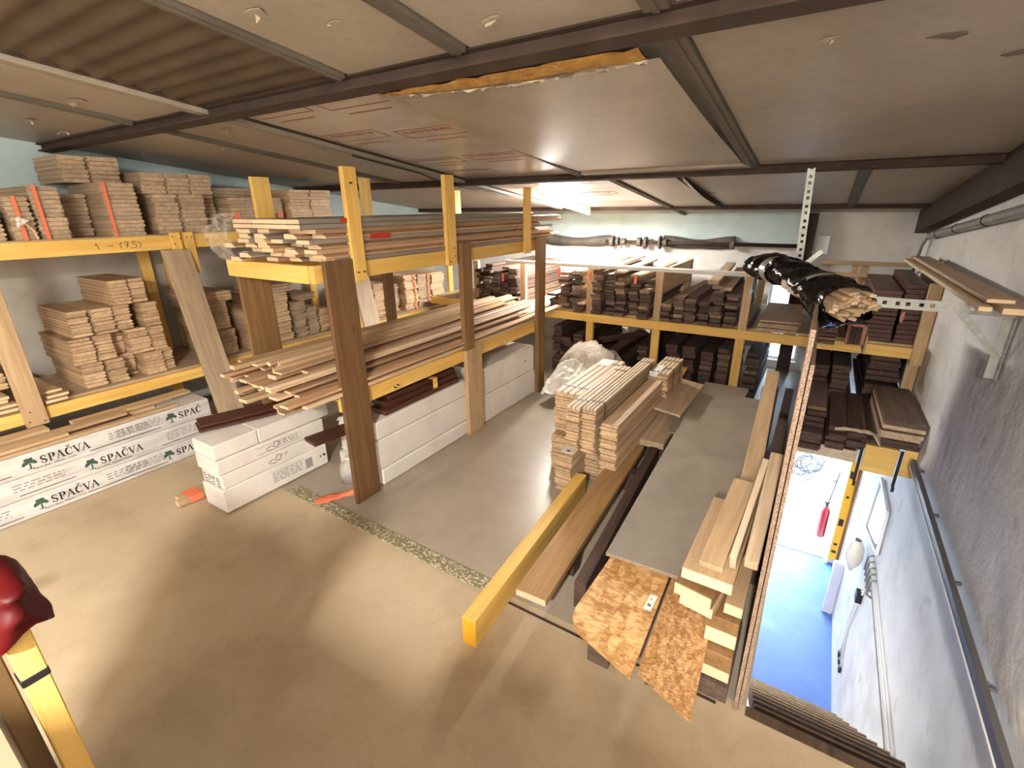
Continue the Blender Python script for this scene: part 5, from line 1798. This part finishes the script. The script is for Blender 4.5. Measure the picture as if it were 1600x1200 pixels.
for (u0, u1) in ((.22, .25), (.60, .66)):
    vs, fs = [], []
    for i in range(2):
        u = (u0, u1)[i]
        for j in range(nv + 1):
            a = 2 * PI * j / nv
            sag = -.035 * max(0, u - .55) * 2 + .02 * math.sin(u * PI)
            vs.append(X @ Vector((math.cos(a) * .1375, -Lb / 2 + Lb * u + .012 * math.sin(3 * a), math.sin(a) * .091 + sag)))
    for j in range(nv):
        fs.append((j, j + 1, nv + 2 + j, nv + 1 + j))
    bb.add(vs, fs, M['tape'])
mesh(bb, 'tape_band', bn, tuple(BA), True)
for i in range(56):
    for _ in range(50):
        x, z = R.uniform(-.125, .125), R.uniform(-.074, .074)
        if (x / .125) ** 2 + (z / .074) ** 2 < 1:
            break
    jy = R.uniform(-.03, .01)
    w, th = R.choice([(.042, .018), (.034, .02), (.05, .014)])
    a = R.uniform(-.5, .5)
    A = X @ Vector((x, -Lb / 2 + jy, z))
    B = X @ Vector((x, -Lb / 2 + .5, z))
    upd = X.to_3x3() @ Vector((math.sin(a), 0, math.cos(a)))
    bar('slat', A, B, w, th, M['oak' if i % 3 else 'tan'], bn, up=tuple(upd), end=M['tan' if i % 4 else 'pale'])
bb = MB()
for (dx, dz) in ((-.02, -.12), (.02, -.13), (.0, -.08)):
    p = X @ Vector((-.09, .30, -.07))
    bb.bar(p, p + Vector((dx, -.02, dz)), .02, .002, M['blackfilm'], up=(0, 1, 0))
mesh(bb, 'loose_flap', bn, tuple(BB_))

# ================================================================== FAR WALL SHAFT, COLUMN, WALL PIPES
sh = empty('drive_shaft', 'old line shaft with pulleys and couplings on the far wall', 'drive shaft', (-1.8, 6.6, 1.5))
bb = MB()
bb.tube([(-2.62, 6.60, 1.50), (-.25, 6.60, 1.50)], .022, M['rust'], 12)
mesh(bb, 'shaft', sh, (-1.6, 6.6, 1.5), True)
for i, (x, r, l) in enumerate(((-2.52, .075, .05), (-2.44, .06, .03), (-2.36, .045, .06), (-2.14, .06, .05), (-2.05, .07, .03), (-1.86, .085, .02), (-1.80, .05, .05), (-.98, .06, .05))):
    bb = MB()
    bb.tube([(x - l / 2, 6.60, 1.50), (x + l / 2, 6.60, 1.50)], r, M['greydark'], 16)
    bb.box(x - .008, x + .008, 6.61, 6.70, 1.48, 1.52, M['rust'])
    mesh(bb, 'pulley', sh, (x, 6.6, 1.5), False)
for i, (x0, x1, zz) in enumerate(((-3.62, -2.56, 1.515), (-1.84, -.96, 1.525))):
    bb = MB()
    vs, fs = [], []
    n = 24
    for q in range(n + 1):
        u = q / n
        x = x0 + (x1 - x0) * u
        z = zz - .035 * math.sin(PI * u)
        hh = .062 + .01 * math.sin(u * 9)
        vs += [(x, 6.665, z - hh), (x, 6.645, z), (x, 6.665, z + hh)]
    for q in range(n):
        for j in range(2):
            fs.append((q * 3 + j, q * 3 + j + 1, q * 3 + j + 4, q * 3 + j + 3))
    bb.add(vs, fs, M['greydark'])
    o = mesh(bb, 'drive_belt', None, ((x0 + x1) / 2, 6.65, zz), True)
    sm = o.modifiers.new('thick', 'SOLIDIFY')
    sm.thickness = .012
    sm.offset = 0
    tag(o, ['sagging grey belt on the far wall left of the pulleys', 'sagging dark belt on the far wall right of the pulleys'][i], 'belt')
bb = MB()
bb.box(-.27, -.25, 6.55, 6.69, .0, 1.86, M['rust'])
bb.box(-.15, -.13, 6.55, 6.69, .0, 1.86, M['rust'])
bb.box(-.25, -.15, 6.615, 6.63, .0, 1.86, M['rust'])
tag(mesh(bb, 'steel_column', None, (-.2, 6.62, 0)), 'dark red steel column against the far wall behind the slotted hanger', 'column')
boxo('junction_box', -.10, .02, 6.60, 6.695, 1.42, 1.62, M['white'], None, label='white box on the far wall right of the steel column', cat='box')
bb = MB()
pts = [(.815, 2.0 + .25 * i, 1.965 - .06 * i * .25 / .25 * .62 + .0) for i in range(19)]
pts = [(.81, y, 1.66 + (6.1 - y) * .098) for y in [1.6 + .3 * i for i in range(16)]]
bb.tube(pts, .032, M['steel'], 12)
for y in (2.4, 3.3, 4.2, 5.0, 5.7):
    z = 1.66 + (6.1 - y) * .098
    bb.tube([(.81, y - .012, z + .001), (.81, y + .012, z - .001)], .036, M['black'], 12)
tag(mesh(bb, 'wall_pipe', None, (.81, 4, 1.9), True), 'grey pipe running up along the top of the right wall', 'pipe')
bb = MB()
bb.tube([(.80, 6.15, 1.66), (.79, 6.3, 1.55), (.78, 6.35, 1.3)], .014, M['steel'], 8)
bb.tube([(.825, 6.2, 1.63), (.825, 6.3, 1.3)], .012, M['white'], 8)
tag(mesh(bb, 'wall_pipe', None, (.8, 6.2, 1.5), True), 'thin pipes dropping in the far right corner', 'pipe')
bb = MB()
bb.box(.70, .849, 2.2, 6.66, 1.95, 2.14, M['rust'])
bx = []
bb = MB()
vs = [(.74, y, zc(y) - d) for d in (.22, 0) for y in (1.0, 6.6)] + [(.848, y, zc(y) - d) for d in (.22, 0) for y in (1.0, 6.6)]
bb.add(vs, [(0, 1, 3, 2), (4, 6, 7, 5), (0, 4, 5, 1), (2, 3, 7, 6), (0, 2, 6, 4), (1, 5, 7, 3)], M['rust'])
struct(mesh(bb, 'trim_%d' % k, None, (.8, 3.8, 2.1)), 'dark timber wall plate where ceiling meets the right wall')
k += 1
# handrail bar on the right wall
hr = empty('wall_rail', 'long flat rail on right wall brackets above the stairs, shade and lit edge painted on', 'rail', (.80, 3, .2))
bar('rail_bar', (.80, 1.3, .195), (.80, 4.12, .195), .028, .05, M['rail'], hr)  # dark tone stands for the rail's unlit side
bar('rail_lit_edge', (.784, 1.3, .165), (.784, 4.12, .165), .006, .012, M['white'], hr)  # white strip imitates the edge lit from below
for y in (1.5, 2.1, 2.75, 3.4, 4.0):
    boxo('rail_bracket', .80, .848, y - .010, y + .010, .185, .20, M['rail'], hr)
# cables and conduits lower on the wall
for i, (z0, z1, r, m, lab) in enumerate(((-1.075, -1.10, .008, 'white', 'thick white conduit low on the right wall beside the stairs'), (-1.03, -1.045, .006, 'white', 'grey conduit just above the thick white one'), (-1.125, -1.16, .005, 'white', 'thin white cable below the thick conduit'), (-1.16, -1.20, .005, 'steel', 'lowest thin grey cable of the wall conduits'))):
    bb = MB()
    bb.tube([(.838, 1.5, z1), (.838, 2.6, z1), (.838, 3.6, (z0 + z1) / 2), (.838, 4.5, z0), (.838, 5.0, z0 + .02)], r, M[m], 8)
    tag(mesh(bb, 'wall_conduit', None, (.838, 3, z0), True), lab, 'conduit')
for i in range(3):
    bb = MB()
    bb.tube([(.838, 4.60 + .04 * i, -1.30), (.838, 4.74 + .05 * i, -1.6), (.838, 4.85 + .03 * i, -2.0), (.838, 4.86 - .10 * i, -2.36)], .007, M['white'], 6)
    bb.box(.826, .848, 4.84 - .10 * i, 4.90 - .10 * i, -2.40, -2.35, M['black'])
    tag(mesh(bb, 'wall_cable', None, (.838, 4.8, -1.8), True), 'white cable fanning down the lower right wall, %s' % ['nearest the door', 'middle one', 'nearest the stairs'][i], 'cable')
boxo('switch_box', .80, .848, 4.66, 4.76, -1.55, -1.45, M['black'], None, label='small black switch box on the lower right wall', cat='switch')
for i in range(5):
    bb = MB()
    y = 4.3 + .09 * i
    bb.tube([(.84, y, -1.0), (.80, y, -1.02), (.80, y, -1.16), (.84, y, -1.18)], .010, M['steel'], 6)
    tag(mesh(bb, 'pipe_clamp', None, (.82, y, -1.1), True), 'steel clamp over the conduits, %s from the stairs' % ORD[i], 'clamp', 'steel clamps over the conduits')
# framed pane on the wall and a hanging bag
t = empty('wall_pane', 'white framed glass pane leaning on the lower right wall', 'glass pane', (.83, 4.9, -.75))
bb = MB()
q = [(.825, 5.22, -.50), (.825, 4.58, -.50), (.825, 4.52, -.88), (.825, 5.30, -1.10)]
for i in range(4):
    bb.bar(q[i], q[(i + 1) % 4], .03, .02, M['white'], up=(1, 0, 0))
mesh(bb, 'frame', t, (.83, 4.9, -.75))
bb = MB()
bb.extrude(q, (.004, 0, 0), M['glass'])
mesh(bb, 'glass', t, (.83, 4.9, -.75))
bb = MB()
vs, fs = [], []
for i in range(15):
    for j in range(16):
        u, v = i / 14, j / 15
        a = 2 * PI * v
        r = .095 * math.sin(PI * min(.98, u * .85 + .12)) + .012 * noise.noise((u * 6, math.cos(a) * 2, math.sin(a) * 2))
        vs.append((.755 + r * math.cos(a) * .8, 5.02 + r * math.sin(a), -1.10 - .36 * u))
for i in range(14):
    for j in range(16):
        fs.append((i * 16 + j, i * 16 + (j + 1) % 16, (i + 1) * 16 + (j + 1) % 16, (i + 1) * 16 + j))
bb.add(vs, fs, M['whitefilm'])
tag(mesh(bb, 'plastic_bag', None, (.75, 5.02, -1.1), True), 'crumpled white plastic bag hung on the conduits by the door', 'plastic bag')

# ---- things by the lower door
lv = empty('spirit_level', 'long yellow spirit level standing against the door frame', 'spirit level', (.76, 6.8, -2.5))
LA, LB = Vector((.765, 6.55, -2.42)), Vector((.77, 6.62, -1.02))
bar('level_body', LA, LB, .085, .03, M['levely'], lv, up=(0, 1, 0))
for (u, w, h) in ((.09, .05, .035), (.17, .04, .03), (.40, .05, .10), (.66, .03, .03), (.88, .06, .10)):
    p = LA + (LB - LA) * u + Vector((0, -.017, 0))
    bb = MB()
    bb.box(p.x - w / 2, p.x + w / 2, p.y - .004, p.y, p.z - h / 2, p.z + h / 2, M['black' if u < .3 else 'rust'])
    mesh(bb, 'level_vial', lv, tuple(p))
bar('wood_strip', (.825, 6.62, -2.45), (.83, 6.66, -1.0), .06, .03, M['brown'], None, up=(0, 1, 0), label='brown wood strip upright beside the yellow spirit level', cat='wood strip')
bar('white_post', (.79, 6.0, LF + .003), (.80, 6.05, -2.10), .10, .06, M['lilac'], None, up=(0, 1, 0), label='pale lilac post standing on the lower floor before the door', cat='post')
ex = empty('fire_extinguisher', 'red fire extinguisher with a black hose outside the door', 'fire extinguisher', (.73, 7.45, -2.55))
bb = MB()
bb.tube([(.665, 7.5, -2.72), (.665, 7.5, -2.70), (.665, 7.5, -2.28), (.665, 7.5, -2.22), (.665, 7.5, -2.19)], [.05, .058, .058, .035, .02], M['extred'], 16)
mesh(bb, 'cylinder_body', ex, (.665, 7.5, -2.5), True)
bb = MB()
bb.tube([(.665, 7.5, -2.19), (.665, 7.5, -2.13)], .024, M['black'], 10)
bb.box(.62, .70, 7.47, 7.49, -2.14, -2.12, M['black'])
mesh(bb, 'valve', ex, (.665, 7.5, -2.15))
bb = MB()
bb.tube([(.67, 7.47, -2.15), (.69, 7.44, -1.9), (.715, 7.38, -1.5), (.735, 7.32, -1.15)], .009, M['black'], 8)
mesh(bb, 'hose', ex, (.69, 7.4, -1.8), True)
cb = MB()
for i in range(9):
    pts = []
    r = R.uniform(.14, .30)
    cx, cz = .35 + R.uniform(-.12, .12), -2.55 + R.uniform(-.2, .2)
    for q in range(17):
        a = 2 * PI * q / 16 * R.choice([1, 1, .98])
        pts.append((cx + r * math.cos(a) * R.uniform(.9, 1.05), 9.50 - .02 * i, cz + r * math.sin(a) * R.uniform(.9, 1.05)))
    cb.tube(pts, .012, M['ink'], 5)
tag(mesh(cb, 'cable_coil', None, (.35, 9.5, -2.1), True), 'tangle of dark cable coils on the outdoor wall beyond the door', 'cable')
cb = MB()
cb.tube([(.60, 9.5, -2.2), (.75, 9.5, -2.35), (.95, 9.5, -2.42)], .015, M['ink'], 6)
cb.box(.96, 1.05, 9.5, 9.58, -2.85, -2.55, M['ink'])
cb.tube([(.97, 9.52, -2.6), (.86, 9.5, -2.8)], .02, M['ink'], 6)
tag(mesh(cb, 'tool_holder', None, (1.0, 9.5, -2.2)), 'dark tool on the outdoor wall right of the cable coils', 'tool')
cb = MB()
cb.tube([(.06, 9.45, -2.75), (.06, 9.52, -2.75)], .14, M['ink'], 18)
cb.tube([(.06, 9.44, -2.75), (.06, 9.45, -2.75)], .06, M['steel'], 14)
tag(mesh(cb, 'cable_reel', None, (.06, 9.48, -2.75)), 'dark cable reel low on the outdoor wall behind the parapet edge', 'cable reel')
bar('wood_piece', (.50, 9.0, LF + .05), (.92, 8.9, LF + .05), .08, .10, M['oak'], None, label='small brown timber on the ground outside the door', cat='wood piece')

# ---- orange tag on the floor strip
bb = MB()
vs, fs = [], []
for i in range(11):
    u = i / 10
    for j in range(4):
        v = j / 3
        p = Vector((-2.735, 1.70, 0)).lerp(Vector((-2.58, 1.93, 0)), u)
        d = Vector((-.8, .55, 0)).normalized()
        wd = .036 + .012 * math.sin(u * 5)
        q = p + d * (v - .5) * 2 * wd
        vs.append((q.x, q.y, .016 + .012 * math.sin(u * PI) + (.045 * max(0, u - .6) / .4) * math.sin(v * PI) + .004 * math.sin(u * 20)))
for i in range(10):
    for j in range(3):
        fs.append((i * 4 + j, i * 4 + j + 1, i * 4 + j + 5, i * 4 + j + 4))
bb.add(vs, fs, M['orange'])
o = mesh(bb, 'orange_tag', None, (-2.66, 1.8, .02), True)
sm = o.modifiers.new('thick', 'SOLIDIFY')
sm.thickness = .003
tag(o, 'crumpled orange tag lying on the metal floor strip by the corner post', 'tag')

# ---- foreground, left edge: yellow post, red cover
ps = empty('barrier_with_shade_panels', 'hardboard barrier with yellow timber post at lower left picture edge, plus added unseen shade panels', 'barrier', (-1.15, .08, 0))
bar('post', (-1.185, .08, 0), (-1.185, .08, 1.205), .04, .04, M['yellow'], ps, up=(0, 1, 0))
bar('post_strap', (-1.185, .0795, 1.085), (-1.185, .0795, 1.105), .043, .043, M['black'], ps, up=(0, 1, 0))
boxo('panel', -1.95, -1.208, .02, .055, .0, 1.165, M['panel'], ps)
boxo('panel', -1.66, -.48, -.34, -.31, .0, 1.36, M['panel'], ps)  # unseen panel added behind the camera to shade the near floor
boxo('panel', -.475, .25, -.34, -.31, .0, 1.52, M['panel'], ps)  # taller unseen panel, added for the same floor shadow
bb = MB()
vs, fs = [], []
nu, nv = 18, 24
for i in range(nu + 1):
    for j in range(nv):
        u, a = i / nu, 2 * PI * j / nv
        r = .058 + .014 * u + .010 * math.sin(3 * a + 4 * u) + .01 * noise.noise((math.cos(a) * 2, math.sin(a) * 2, u * 4))
        if u < .15:
            r *= (.35 + .65 * (u / .15) ** .5)
        vs.append((-1.195 + r * math.cos(a) * 1.0, .085 + r * math.sin(a) * .7, 1.335 - .13 * u + .018 * math.sin(2 * a + 1) * u - .02 * math.cos(a) * (1 - u)))
for i in range(nu):
    for j in range(nv):
        fs.append((i * nv + j, i * nv + (j + 1) % nv, (i + 1) * nv + (j + 1) % nv, (i + 1) * nv + j))
fs.append(tuple(range(nv)))
bb.add(vs, fs, M['redcloth'])
tag(mesh(bb, 'red_cover', None, (-1.195, .085, 1.25), True), 'dark red vinyl cover pulled over the yellow post at the left edge', 'cover')
